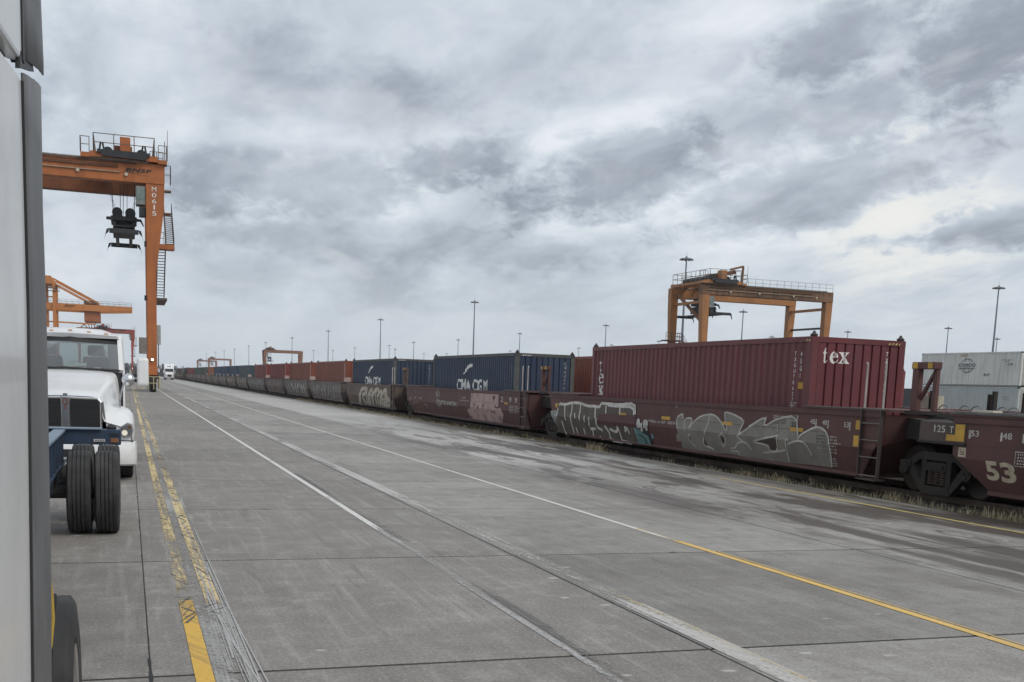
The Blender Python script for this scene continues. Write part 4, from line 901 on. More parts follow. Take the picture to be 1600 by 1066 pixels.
for k, (Ya, xx) in enumerate(((22.0,-1.3),(21.4,-1.2),(20.9,-1.3),(20.3,-1.1),(19.75,-1.3),(19.2,-1.2))):   # arched hose guards and grab irons on the deck
    pts = [(xx, Ya-y2+.20*math.cos(a_), 1.60+.17*math.sin(a_)) for a_ in [math.pi*i/8 for i in range(9)]]
    MB().tube(pts, .013, 6).build('grab_iron', P('grab_grey', (.24,.23,.22), .6), w2)
for Ya, h_ in ((20.5,2.05),(20.36,2.12),(19.45,2.10),(22.45,2.1)):
    MB().box(-1.35, -1.25, Ya-y2-.035, Ya-y2+.035, 1.66, h_).build('stake', DARKST, w2)
MB().box(-1.4, -.9, 22.5-y2, 22.9-y2, 1.66, 1.98).build('valve_box', P('valve_pale', (.45,.42,.33), .7), w2)

# ================================================================ CRANES
CABLE = P('wire_rope', (.05,.05,.055), .6, .5); BLK = P('spreader_black', (.022,.025,.030), .55, .1, grime=(.06,.06,.06), g=.3)
RAILG = P('crane_handrail', (.16,.12,.09), .6, .2); STEEL = P('galvanised', (.30,.31,.31), .5, .5)
def railing(parent, pts, h=1.1, post=1.4, r=.035, mat=None, name='handrail'):
    m = MB()
    for a, b in zip(pts[:-1], pts[1:]):
        a = Vector(a); b = Vector(b); n_ = max(1, round((b-a).length/post))
        for k in range(n_+1):
            q = a.lerp(b, k/n_); m.cyl(q, q+Vector((0,0,h)), r, n=5)
        for z in (h, h*.5): m.cyl(a+Vector((0,0,z)), b+Vector((0,0,z)), r, n=5)
    return m.build(name, mat or RAILG, parent)
def stair(parent, p0, p1, w, mat, stepn=18):
    """flight climbing along y from p0 to p1, width w in x"""
    st = bpy.data.objects.new('stair', None); COL.objects.link(st); st.parent = parent; st.empty_display_size = .2
    p0 = Vector(p0); p1 = Vector(p1)
    for s in (0, w):
        MB().bar(p0+Vector((s,0,0)), p1+Vector((s,0,0)), .08, .28).build('stringer', mat, st)
        railing(st, [p0+Vector((s,0,0)), p1+Vector((s,0,0))], 1.0, 1.2, .03, mat)
    me = MB().box(0, w, -.13, .13, -.025, .025).mesh('tread', mat)
    for k in range(stepn): inst(me, 'tread', st, p0.lerp(p1, (k+.5)/stepn))
    return st
def rtg(label, loc, col, zg=18.9, gh=1.75, span=23.7, wb=8.0, tx=0.0, stairs=True, cab=1, drop=2.75, detail=True, number=None, brand=False, leg_w=(.85,1.63), rusty=.5):
    t = thing('gantry_crane', label, 'crane', loc, 'rubber-tyred gantry cranes')
    key = 'crane_%d_%d_%d' % tuple(int(c*1000) for c in col)
    OR = P(key, col, .5, 0, var=.13, sc=.35, grime=tuple(c*.35+.01 for c in col), g=.45, streak=True, rust=(.13,.05,.025), rs=rusty, gsc=.35)
    DK_ = P(key+'_dark', tuple(c*.30+.01 for c in col), .65, grime=(.03,.025,.02), g=.5)
    FG = P(key+'_sooty', tuple(c*.42 for c in col), .6, var=.25, sc=.3, grime=(.03,.024,.02), g=.5, gsc=.3, streak=True)  # darkened copy of the crane colour, used on the far girder
    hs = span/2
    for yy in (0, wb):
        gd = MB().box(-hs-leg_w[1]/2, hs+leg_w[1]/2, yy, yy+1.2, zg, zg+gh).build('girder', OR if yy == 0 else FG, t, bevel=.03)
        MB().box(-hs, hs-.6, yy-.10, yy+.45, zg+gh+.002, zg+gh+.12).build('trolley_rail', P('rail_cover', (.20,.22,.20), .6), gd)
        if detail and yy == 0:
            MB().box(-hs+.2, hs-3.0, yy-.14, yy-.002, zg+gh*.42, zg+gh*.47).build('cable_tray', P('tray_tan', (.33,.25,.17), .6), gd)
            MB().box(-hs, hs-1.6, yy-.08, yy-.003, zg+gh*.88, zg+gh*.995).build('rail_beam', DK_, gd)
            MB().box(-hs+.2, hs-3.2, yy-.12, yy-.002, zg+gh*.66, zg+gh*.80).build('cable_channel', DK_, gd)
            me = MB().cyl((0,-.16,0), (0,-.02,0), .16, n=8).mesh('lamp', P('lamp_head', (.5,.45,.35), .5))
            for xx in (-hs+4, -hs+9, hs-6.6, hs-2.5): inst(me, 'lamp', gd, (xx, 0, zg+gh*.36))
        for s in (-1, 1):
            xi = s*(hs-leg_w[1]/2); xo = s*(hs+leg_w[1]/2); xb = xi+s*leg_w[0]
            m = MB(); m.prism([(xi, zg-.003), (xo, zg-.003), (xo-s*.05, zg-2.2), (xb, zg-8), (xb, 2.3), (xi+s*.05, 2.3)], 'y', yy+.05, yy+1.15)
            m.build('leg', OR, t, bevel=.03)
    for s in (-1, 1):
        xm = s*(hs-leg_w[1]/2+leg_w[0]/2)
        MB().box(xm-.40, xm+.40, -2.2, wb+3.4, 1.55, 2.32).build('sill_beam', OR, t, bevel=.03)
        MB().box(xm-.2, xm+.2, 1.2, wb, zg-1.2, zg-.8).build('tie_beam', OR, t)
        wh = MB().lathe([(-.28,.28),(-.28,.68),(-.22,.78),(.22,.78),(.28,.68),(.28,.28)], 20, axis='x', closed=True).mesh('tyre', P('tyre_black', (.03,.03,.03), .85, grime=(.09,.085,.08), g=.4), True)
        for yy in (-1.5, .4, wb+.8, wb+2.7): inst(wh, 'tyre', t, (xm, yy, .78))
        for yy in (-.55, wb+1.75): MB().box(xm-.34, xm+.34, yy-1.2, yy+1.2, .85, 1.56).build('wheel_bogie', DK_, t)
    # trolley
    tr = bpy.data.objects.new('trolley', None); COL.objects.link(tr); tr.parent = t; tr.location = (tx, 0, zg+gh); tr.empty_display_size = .2
    MB().box(-2.9, 2.9, -.35, .9, .13, .62).build('side_frame', OR, tr); MB().box(-2.9, 2.9, wb+.3, wb+1.5, .13, .62).build('side_frame', OR, tr)
    for xx in (-2.7, -.9, .9, 2.7): MB().box(xx-.2, xx+.2, .9, wb+.3, .15, .55).build('cross_frame', OR, tr)
    MB().box(-2.3, 2.2, -.55, -.352, .50, .80).build('machinery_tray', BLK, tr)
    for xx in (-1.4, 1.5): MB().cyl((xx,1.6,1.0), (xx,wb-.4,1.0), .45, n=14).build('winch_drum', BLK, tr)
    MB().box(-.35, .55, .1, 1.5, .62, 2.15).build('motor_housing', OR, tr, bevel=.05)
    MB().box(-.9, .7, 2, 4.5, .62, 1.7).build('gear_case', DK_, tr, bevel=.05)
    for xx in (-1.9, 1.7):
        m = MB()
        for q in (-.22, .22): m.bar((xx+q,-.3,.62), (xx+q*.35,-.3,1.45), .16, .16)
        m.build('limit_stand', BLK, tr)
    if detail:
        railing(tr, [(-2.6,-.4,.62), (2.6,-.4,.62), (2.6,wb+1.4,.62), (-2.6,wb+1.4,.62), (-2.6,-.4,.62)], 1.55, 1.5, .04)
        MB().box(-3.7, -2.9, -.4, .9, .05, .45).build('side_platform', OR, tr); MB().box(2.9, 3.7, -.4, .9, .0, .35).build('side_platform', OR, tr)
        railing(tr, [(-2.95,-.4,.45), (-3.7,-.4,.45), (-3.7,.9,.45)], 1.35, 1.0, .035); railing(tr, [(2.95,-.4,.35), (3.7,-.4,.35), (3.7,.9,.35)], 1.25, 1.0, .035)
        MB().cyl((3.72,-.4,.3), (3.75,-.4,3.0), .04, .02, 5).build('mast', RAILG, tr)
        MB().bar((-1.9,-.45,.4), (1.9,-.5,.3), .5, .35).build('cable_loops', BLK, tr)
    # spreader
    zs = zg-drop
    sp = bpy.data.objects.new('spreader', None); COL.objects.link(sp); sp.parent = t; sp.location = (tx-.1, wb/2+.6, zs); sp.empty_display_size = .2
    MB().box(-1.15, 1.15, -2.0, 2.0, -.42, .0).build('head_block', BLK, sp, bevel=.05)
    for xx in (-.58, .58):
        for yy in (-1.4, 1.4):
            MB().lathe([(-.10,.08),(-.10,.42),(-.05,.47),(0,.42),(.05,.47),(.10,.42),(.10,.08)], 20, (xx, yy, .38), 'y').build('sheave', BLK, sp)
    for z, hh in ((-.95, .16), (-1.25, .12), (-1.5, .12)):
        MB().box(-.95, .95, -2.5, 2.5, z-hh/2, z+hh/2).build('slide_beam', BLK, sp)
    for xx in (-.85, .85): MB().box(xx-.12, xx+.12, -2.2, 2.2, -1.6, -.55).build('link_plate', BLK, sp)
    for yy in (-6.0, 6.0): MB().box(-1.25, 1.25, yy-.2, yy+.2, -2.05, -1.65).build('end_beam', BLK, sp, bevel=.03)
    for xx in (-.6, .6): MB().box(xx-.15, xx+.15, -5.8, 5.8, -1.98, -1.70).build('telescopic_beam', BLK, sp)
    for xx, s in ((1.25, 1), (-1.25, -1)):
        for yy in (-6.0, 6.0):
            m = MB(); m.prism([(xx,-1.66),(xx+s*.22,-1.72),(xx+s*.42,-2.6),(xx+s*.30,-2.2),(xx+s*.05,-1.95)], 'y', yy-.12, yy+.12); m.build('flipper', BLK, sp)
    m = MB(); m.prism([(1.1,-.15),(1.55,-.2),(1.80,-.85),(1.66,-.75),(1.45,-.4),(1.1,-.42)], 'y', -2.1, -1.9); m.build('flipper', BLK, sp)
    m = MB(); m.prism([(-1.1,-.12),(-1.55,-.15),(-1.55,-.4),(-1.1,-.42)], 'y', -2.1, -1.9); m.build('bumper', BLK, sp)
    for xx, xt in ((-.95,-1.1), (-.30,-.3), (.28,.35), (.95,1.0), (-.6,-1.9), (.6,1.9), (-.05,0)):
        for yy in (-1.4, 1.4): MB().cyl((xx,yy,.3), (xt,yy*1.5,drop+gh), .022 if abs(xt) < 1.5 else .014, n=4, cap=False).build('rope', CABLE, sp)
    # cab
    cx = hs-leg_w[1]/2-.45 if cab > 0 else -hs+leg_w[1]/2+.45
    cb = MB().box(cx-.42, cx+.42, .2, 1.9, zg-1.9, zg-.25).build('operator_cab', P('cab_grey', (.20,.22,.21), .5), t, bevel=.05)
    MB().box(cx-.35, cx+.35, .17, .199, zg-1.45, zg-.55).build('cab_window', P('cab_glass', (.16,.21,.20), .15), cb)
    MB().box(cx-.15, cx+.45, .3, 1.6, zg-2.9, zg-2.1).build('junction_box', BLK, t, bevel=.03)
    # mid-height fittings on the right-hand legs
    xl = hs-leg_w[1]/2
    if stairs:
        DS = P('stair_dark', (.085,.062,.05), .6, .2)
        stair(t, (xl+leg_w[1]+.15, 1.4, zg-5.6), (xl+leg_w[1]+.15, wb-.2, zg-1.5), .72, DS)
        MB().box(xl+.9, xl+2.45, .1, 1.6, zg-5.75, zg-5.3).build('landing', OR, t); MB().box(xl+leg_w[1]-.1, xl+2.45, wb-.2, wb+1.2, zg-1.6, zg-1.45).build('landing', OR, t)
        railing(t, [(xl+1.0,.15,zg-5.3), (xl+1.55,.15,zg-5.3)], 1.05, .6, .03)
        stair(t, (xl+leg_w[0]+.15, wb-.4, zg-10.2), (xl+leg_w[0]+.15, 1.4, zg-5.8), .72, DS)
        MB().box(xl+leg_w[0]+.0, xl+leg_w[0]+.95, .2, wb+.8, zg-10.4, zg-10.2).build('landing', DS, t)
        railing(t, [(xl+leg_w[1],.05,zg+.1), (xl+leg_w[1]+.55,.05,zg+.1), (xl+leg_w[1]+.55,1.1,zg+.1)], 1.6, .7, .03); MB().box(xl+leg_w[1]+.005, xl+leg_w[1]+.6, .05, 1.15, zg-.55, zg-.45).build('landing', RAILG, t)
        MB().cyl((xl+leg_w[1]+.05,.1,zg+gh), (xl+leg_w[1]+.05,.1,zg+gh+2.1), .035, n=5).build('mast', RAILG, t)
        railing(t, [(xl+.4,.05,zg+gh), (xl+leg_w[1]-.1,.05,zg+gh)], 1.1, .5, .03)
        for zz_, dx in ((zg-5.4, -.18), (zg-10.3, -.22)): MB().box(xl+dx, xl+.02, .1, .7, zz_-.2, zz_+.25).build('clamp_box', BLK, t)
        MB().cyl((xl+leg_w[0]+.12,.3,2.3), (xl+leg_w[0]+.12,.3,6.2), .05, n=6).build('conduit', BLK, t)
        MB().box(xl+leg_w[0]+.03, xl+leg_w[0]+.35, .15, 1.1, 4.4, 6.2).build('control_box', P('panel_grey', (.30,.30,.29), .6), t)
        MB().box(xl-.75, xl-.02, .2, 1.0, 3.5, 5.0).build('control_cabinet', P('panel_brown', (.19,.17,.15), .6), t)
        fl = MB().cyl((xl+.42,-.12,2.98), (xl+.42,.05,2.98), .15, n=12).build('floodlight', P('lamp_rim', (.2,.2,.2), .5), t)
        MB().cyl((xl+.42,-.125,2.98), (xl+.42,-.122,2.98), .11, n=12).build('lens', lamp('lit_floodlight', (1,.97,.9), 4.0), fl)
        m = MB(); MB().box(xl-.1, xl+leg_w[0]+.1, -.3, 1.4, 1.2, 2.0).build('drive_unit', BLK, t, bevel=.05)
        CG = P('guard_yellow', (.48,.42,.25), .6)
        railing(t, [(xl-.85,-2.7,.25), (xl+.9,-2.7,.25), (xl+1.05,-1.2,.25)], 1.15, .42, .035, CG, 'wheel_guard')
        MB().tube([(xl-.95,-2.7,1.4), (xl-.85,-2.7,.55), (xl-.5,-2.7,.25)], .04, 6).build('guard_bend', CG, t)
    if brand:
        INK = P('logo_black', (.018,.018,.02), .6)
        f = lambda u, v, z: (u-loc[0], -.004-z, v)
        x0, x1 = loc[0]+hs-2.75, loc[0]+hs-.25
        decal('lettering', bm_text('BNSF', (x0+.15, x1, zg+gh*.49, zg+gh*.70), .05, .25, 1.1), f, INK, t)
        decal('lettering', bm_polys([[(x0-.15, zg+gh*.46), (x0+1.55, zg+gh*.46), (x0+1.5, zg+gh*.435), (x0-.35, zg+gh*.435)]]), f, INK, t)
        decal('lettering', bm_text('RAILWAY', (x0+1.15, x1-.25, zg+gh*.34, zg+gh*.40), .01, .25, 1.2), f, INK, t)
    if number:
        f = lambda u, v, z: (u, .044-z, v)
        xa = xl+.50
        for k, ch in enumerate(number):
            z1 = zg-.25-k*.54; decal('lettering', bm_text(ch, (xa+(.16 if ch == '1' else .02), xa+(.28 if ch == '1' else .42), z1-.40, z1), .0), f, CWHITE, t)
    return t
ORANGE = (.40,.125,.032)
rtg('orange gantry crane numbered M0615 standing over the left lanes', (2.55-11.85, 110, 0), ORANGE, tx=9.2, number='M0615', brand=True)
rtg('ochre gantry crane rising behind the maroon container', (92.6, 150, 0), (.36,.155,.05), zg=16.3, gh=1.55, span=21.6, wb=10.2, tx=-8.0, stairs=False, cab=-1, drop=.9, leg_w=(.9,1.25), rusty=.9)
c2 = [o for o in COL.objects if o.get('label', '').startswith('ochre gantry')][0]
railing(c2, [(-5,.1,17.86), (11.3,.1,17.86)], 1.15, 1.3, .03, STEEL); railing(c2, [(-5,11.2,17.86), (11.3,11.2,17.86)], 1.15, 1.3, .03, STEEL)
MB().tube([(-4.6,.6,17.9), (-4.5,.6,20.8), (-6.7,.6,20.2)], .18, 6).build('service_davit', P('davit_brown', (.20,.10,.05), .6), c2)
MB().bar((-8.6,2,19.3), (-5.2,2,20.0), 1.0, .6).build('cable_reel_cover', P('reel_brown', (.17,.085,.045), .7), c2)
GD = P('girder_stained', (.17,.088,.045), .65, var=.35, sc=.4, grime=(.035,.032,.03), g=.85, gsc=.5, streak=True, rust=(.30,.12,.05), rs=.6)
for o in c2.children:
    if o.name.startswith('girder'): o.data.materials[0] = GD if o.data.vertices[0].co.y < .5 else MATS['crane_360_155_50']
DS = P('stair_rust', (.16,.07,.045), .6)
stair(c2, (-10.0, 3.2, 4.2), (-10.0, 9.6, 9.6), .8, DS); MB().box(-12.2, -9.3, 9.8, 11.6, 9.6, 9.8).build('landing', DS, c2); railing(c2, [(-12.2,9.8,9.8), (-9.3,9.8,9.8), (-9.3,11.6,9.8)], 1.1, 1.0, .04)
MB().bar((-10.4,1.2,12.0), (-10.4,10.2,17.0), .5, .3).build('brace', P('brace_rust', (.20,.08,.04), .6), c2)
MB().bar((10.9,1.2,12.4), (10.9,10.2,12.4), .25, .3).build('cross_tie', BLK, c2)
for Yc, lab in ((708, 'distant orange gantry crane above the brick red containers'), (1218, 'small far gantry crane above the blue containers'), (1420, 'smallest far gantry crane left of the other distant ones')):
    rtg(lab, (92.0, Yc, 0), (.26,.115,.06), zg=16.3, gh=1.55, span=22.4, wb=10.2, tx=-8.0, stairs=False, cab=-1, drop=3.5, detail=False, leg_w=(1.1,1.5))
rtg('red gantry crane far behind the white tractor', (2.3-11.85, 549, 0), (.30,.045,.035), tx=-1.2, stairs=True, drop=9, detail=True, rusty=.2)

# cantilever yard crane with tie rods
t = thing('cantilever_crane', 'orange cantilever crane with apex tower and boom above the white tractor', 'crane', (-24.2, 400, 0))
OC = P('crane_amber', (.50,.185,.045), .5, var=.1, grime=(.25,.09,.03), g=.4, streak=True, gsc=.3); OD = P('crane_amber_dark', (.24,.10,.04), .6)
for yy in (0, 12):
    b = MB().prism([(-30,21.0),(16,21.0),(25.8,21.6),(25.8,23.0),(-30,23.3)], 'y', yy, yy+1.4).build('boom', OC, t, bevel=.05)
    railing(t, [(-8,yy,23.35), (25.6,yy,23.1)], 1.2, 1.9, .05, STEEL)
for s in (-1.5, 1.5):
    MB().bar((s,0,2), (s,0,29.5), 1.1, 1.2, w1=.9).build('tower_leg', OC, t); MB().bar((s,13.2,2), (s,13.2,29.5), 1.1, 1.2, w1=.9).build('tower_leg', OC, t)
MB().prism([(-2.3,29.2),(2.3,29.2),(.6,31.8),(-1.0,31.8)], 'y', -.4, 13.8).build('apex', OC, t, bevel=.05)
for yy in (.2, 13):
    MB().bar((1.2,yy,31), (15.5,yy,23.6), .42, .5).build('tie_rod', OC, t); MB().bar((1.0,yy,29.8), (13.0,yy,23.6), .35, .4).build('tie_rod', OC, t); MB().bar((-1.0,yy,31), (-20,yy,23.6), .42, .5).build('tie_rod', OC, t)
for z in (12.5, 17.0):
    MB().bar((1.8,.2,z), (14 if z > 15 else 12,.2,z-.2), .35, .5).build('lower_beam', OC, t)
for z in (5, 9, 13, 17, 25, 28): MB().box(-1.5, 1.5, -.25, .25, z-.2, z+.2).build('tower_tie', OD, t)
railing(t, [(-1.9,-.8,27.0), (3.2,-.8,27.0)], 1.4, 1.2, .06, BLK); MB().box(-2, 3.2, -.9, .1, 26.8, 27).build('platform', BLK, t)
hb = MB().box(10.6, 15.6, 1, 12, 17.6, 20.98).build('machinery_house', P('house_rust', (.34,.115,.045), .6, grime=(.16,.06,.03), g=.5, streak=True), t, bevel=.08)
MB().box(10.5, 14.8, .5, 12.5, 23.35, 24.4).build('boom_winch', OD, t)
for xx in (11.5, 12.8, 14.2): MB().bar((xx,1.5,17.6), (12.9,1.5,13.6), .22, .22).build('hoist_rope', BLK, t)
MB().box(11.6, 14.0, -1, 9, 12.6, 13.6).build('spreader', BLK, t, bevel=.1)
for a, b in (((6.0,.5,12.5),(10.5,.5,16.6)), ((10.5,.5,16.6),(15.0,.5,12.4)), ((7.5,.5,14.0),(11.0,.5,12.6)), ((9.2,.5,15.4),(9.4,.5,12.6)), ((12.2,.5,15.0),(14,.5,12.5))): MB().bar(a, b, .25, .3).build('cable_truss', OD, t)
MB().box(5.5, 16, .2, 1.2, 12.0, 12.5).build('cable_truss', OD, t)
f = lambda u, v, z: (u, -.006-z, v)
decal('lettering', bm_text('BNSF', (4.6, 8.0, 22.1, 22.75), .04, .3, 1.1), f, P('logo_black', (.018,.018,.02), .6), t)
decal('lettering', bm_polys([[(4.3,21.95), (7.0,21.95), (6.8,21.85), (4.1,21.85)]]), f, P('logo_black', (.018,.018,.02), .6), t)

# ================================================================ HIGH-MAST LIGHTS
def high_mast():
    t = thing('high_mast_light', 'x', 'light pole', (0,0,0), 'high-mast yard lights')
    PM = P('mast_grey', (.22,.24,.26), .5, .5, var=.1)
    MB().cyl((0,0,0), (0,0,29.6), .36, .15, 10).build('mast', PM, t)
    MB().lathe([(29.3,.2),(29.35,1.15),(29.5,1.2),(29.62,1.15),(29.75,.35),(30.15,.1)], 16, axis='z').build('crown', P('mast_head', (.20,.21,.22), .6), t)
    me = MB().lathe([(-.1,.06),(-.1,.30),(.10,.24),(.22,.08)], 8, axis='z').mesh('floodlight', P('mast_lamp', (.13,.135,.14), .5))
    for k in range(10): inst(me, 'floodlight', t, (1.25*math.cos(k*.6283), 1.25*math.sin(k*.6283), 29.35))
    MB().cyl((0,0,30.1), (0,0,31.0), .03, n=4).build('spike', PM, t)
    return t
hm = high_mast()
spots = [(112,215,'tall light mast rising just left of the ochre gantry crane'), (201,222,'tall light mast near the right edge above the white reefer'), (300,356,'short light mast left of the white reefer containers'), (200,340,'light mast seen under the girder of the ochre crane'),
         (202,461,'light mast above the left end of the maroon container'), (113,371,'tallest light mast over the nearest navy container'), (202,577,'light mast above the near corner of the first navy container'), (204,704,'light mast just left of the tallest one over the navy container'), (195,788,'light mast above the second navy container'),
         (111,513,'tall light mast over the second navy container'), (113,668,'light mast above the rust brown containers'), (112,816,'light mast right of the distant orange gantry crane top'), (363,399,'light mast close beside the tall one at the right edge')]
small = [(110,962),(110,1102),(111,1265),(110,1393),(107,1499),(104,1619),(194,1004),(227,986),(293,410),(298,478),(288,581),(306,745),(182,1165),(196,1130),(282,1096),(295,1057),(296,665),(300,880),(200,890),(-70,900),(-65,1150)]
for k, s_ in enumerate(spots+[(a, b, 'tiny light mast on the horizon behind the train') for a, b in small]):
    o = hm if k == 0 else copy_tree(hm); o.location = (s_[0], s_[1], 0); o['label'] = s_[2]

# ================================================================ VEHICLES
TRUCKW = P('truck_white', (.74,.75,.76), .28, 0, var=.03, grime=(.42,.42,.41), g=.35, gsc=2.0, spec=.5, coat=.5)
CHROME = P('chrome', (.72,.73,.74), .14, 1.0, var=.05, grime=(.3,.3,.3), g=.3); BLACKP = P('black_plastic', (.018,.018,.02), .55); TYRE = P('tyre_rubber', (.030,.030,.031), .82, var=.25, sc=6, grime=(.085,.082,.078), g=.45, gsc=3, bump=.25, bsc=120)
INTR = P('cab_interior', (.035,.037,.04), .8); STEELD = P('frame_black', (.028,.028,.03), .6, .2, grime=(.08,.075,.07), g=.5)
def tyre(parent, loc, r=.50, w=.28, ribs=5, name='tyre', hub=True, face=1, blocks=True, white=False):
    """truck tyre, axis along x; face = side the rim faces"""
    e = bpy.data.objects.new('wheel', None); COL.objects.link(e); e.parent = parent; e.location = loc; e.empty_display_size = .1
    h = w/2; pr = [(-h*.72,r*.58),(-h*.95,r*.66),(-h,r*.80),(-h*.95,r*.93),(-h*.86,r*.975)]
    tw = h*1.64; x = -h*.82
    rib = tw/ribs; gr = .012
    for k in range(ribs):
        pr += [(x+(gr/2 if k else 0), r*(.985 if k in (0, ribs-1) else 1.0)), (x+rib-(gr/2 if k < ribs-1 else 0), r*(.985 if k in (0, ribs-1) else 1.0))]
        if k < ribs-1: pr += [(x+rib-gr/2, r*.968), (x+rib+gr/2, r*.968)]
        x += rib
    pr += [(h*.86,r*.975),(h*.95,r*.93),(h,r*.80),(h*.95,r*.66),(h*.72,r*.58)]
    MB().lathe(pr, 56, axis='x').build(name, TYRE, e, angle=30)
    if hub:
        q = face*h; RM = P('rim_white', (.62,.62,.60), .4, grime=(.2,.19,.18), g=.5) if white else P('rim_steel', (.42,.42,.42), .4, .7, grime=(.12,.11,.10), g=.6)
        MB().lathe([(q*.95,r*.60),(q*.90,r*.56),(q*.55,r*.52),(q*.30,r*.30),(q*.45,r*.16),(q*.75,r*.14),(q*.78,.002)], 28, axis='x').build('rim', RM, e, angle=35)
    return e

# ---- white day-cab tractor that follows, seen head-on
T = thing('day_cab_tractor', 'white day cab truck facing the camera behind the blue chassis', 'truck', (-1.0, 20.0, 0))
half = {0.00: [(0,1.435),(.30,1.432),(.49,1.42),(.555,1.37),(.575,1.02),(.66,.99),(.92,.93),(1.02,.86),(1.055,.76),(1.055,.66)],
        .22: [(0,1.50),(.32,1.497),(.52,1.48),(.59,1.42),(.615,1.16),(.70,1.14),(.96,1.08),(1.05,1.0),(1.085,.86),(1.085,.66)],
        .60: [(0,1.585),(.34,1.58),(.565,1.56),(.635,1.49),(.665,1.27),(.76,1.275),(.97,1.235),(1.07,1.16),(1.10,1.02),(1.10,.93)],
        1.05: [(0,1.69),(.37,1.685),(.63,1.66),(.70,1.585),(.735,1.30),(.82,1.285),(.98,1.25),(1.07,1.17),(1.10,1.04),(1.10,.96)],
        1.50: [(0,1.795),(.40,1.79),(.70,1.765),(.775,1.69),(.81,1.26),(.86,1.16),(.98,1.08),(1.05,.98),(1.08,.82),(1.08,.62)],
        1.86: [(0,1.875),(.42,1.87),(.755,1.845),(.83,1.77),(.865,1.20),(.885,1.0),(.90,.92),(.91,.85),(.92,.75),(.92,.60)]}
secs = [[(-x, y, z) for x, z in reversed(h_)]+[(x, y, z) for x, z in h_[1:]] for y, h_ in half.items()]
m = MB(); m.loft(secs, cap=False); m.build('hood', TRUCKW, T, smooth=True, sub=2)
m = MB(); k = len(secs[0]); m.add([(x*.985, y+.03, z-.008) for x, y, z in secs[0]], [tuple(range(k))]); m.build('front_panel', TRUCKW, T)
for s in (-1, 1):
    MB().tube([(s*.90,1.84,.9), (s*.868,1.84,1.3), (s*.835,1.84,1.76)], .010, 4).build('hood_gap', BLACKP, T)
    MB().box(min(s*.938,s*.955), max(s*.938,s*.955), 2.05, 2.2, 1.62, 1.66).build('door_handle', BLACKP, T)
MB().box(-.30, .30, -.215, -.20, .42, .55).build('license_plate_holder', BLACKP, T)
for s in (-1, 1): MB().box(s*.55-.12, s*.55+.12, -.20, -.14, .33, .38).build('tow_slot', BLACKP, T)
MB().box(-.035, .035, .0, 0.02, 1.40, 1.47).build('hood_crest', CHROME, T)
m = MB()
for s in (-1, 1):
    gx = [s*.075, s*.50, s*.545, s*.545, s*.075]
    pts = [(s*.075,.70),(s*.545,.70),(s*.545,1.32),(s*.50,1.375),(s*.075,1.385)]
    g_ = MB().prism(pts, 'y', -.02, .0).build('grille', P('grille_black', (.012,.012,.014), .5), T)
    for kk in range(16): MB().box(min(s*.08,s*.535), max(s*.08,s*.535), -.030, -.021, .72+kk*.041, .728+kk*.041).build('grille_bar', P('grille_bar', (.035,.035,.038), .4, .3), g_)
    MB().box(min(s*.08,s*.535), max(s*.08,s*.535), -.033, -.03, .98, 1.0).build('grille_bar', P('grille_bar', (.035,.035,.038), .4, .3), g_)
    MB().tube([(s*.56,-.02,.70), (s*.56,-.02,1.33), (s*.51,-.02,1.395), (s*.08,-.02,1.405)], .02, 6).build('grille_surround', CHROME, T)
    MB().prism([(s*.575,.72),(s*.66,.74),(s*.60,1.34),(s*.565,1.34)], 'y', .03, .05).build('air_intake', P('intake_grey', (.16,.17,.17), .5), T)
MB().prism([(-.055,.70),(.055,.70),(.07,1.42),(-.07,1.42)], 'y', -.04, .0).build('grille_centre_bar', CHROME, T, bevel=.01)
em = MB().prism([(.055*math.cos(a), 1.335+.065*math.sin(a)) for a in [i*math.pi/6 for i in range(12)]], 'y', -.052, -.04).build('emblem', P('emblem_red', (.16,.09,.08), .4, .3), T)
MB().prism([(-.025,1.31),(.025,1.31),(0,1.37)], 'y', -.056, -.052).build('emblem_mark', CHROME, em)
MB().box(-.02, .02, -.05, -.04, 1.20, 1.27).build('emblem_tail', P('emblem_red', (.16,.09,.08), .4, .3), T)
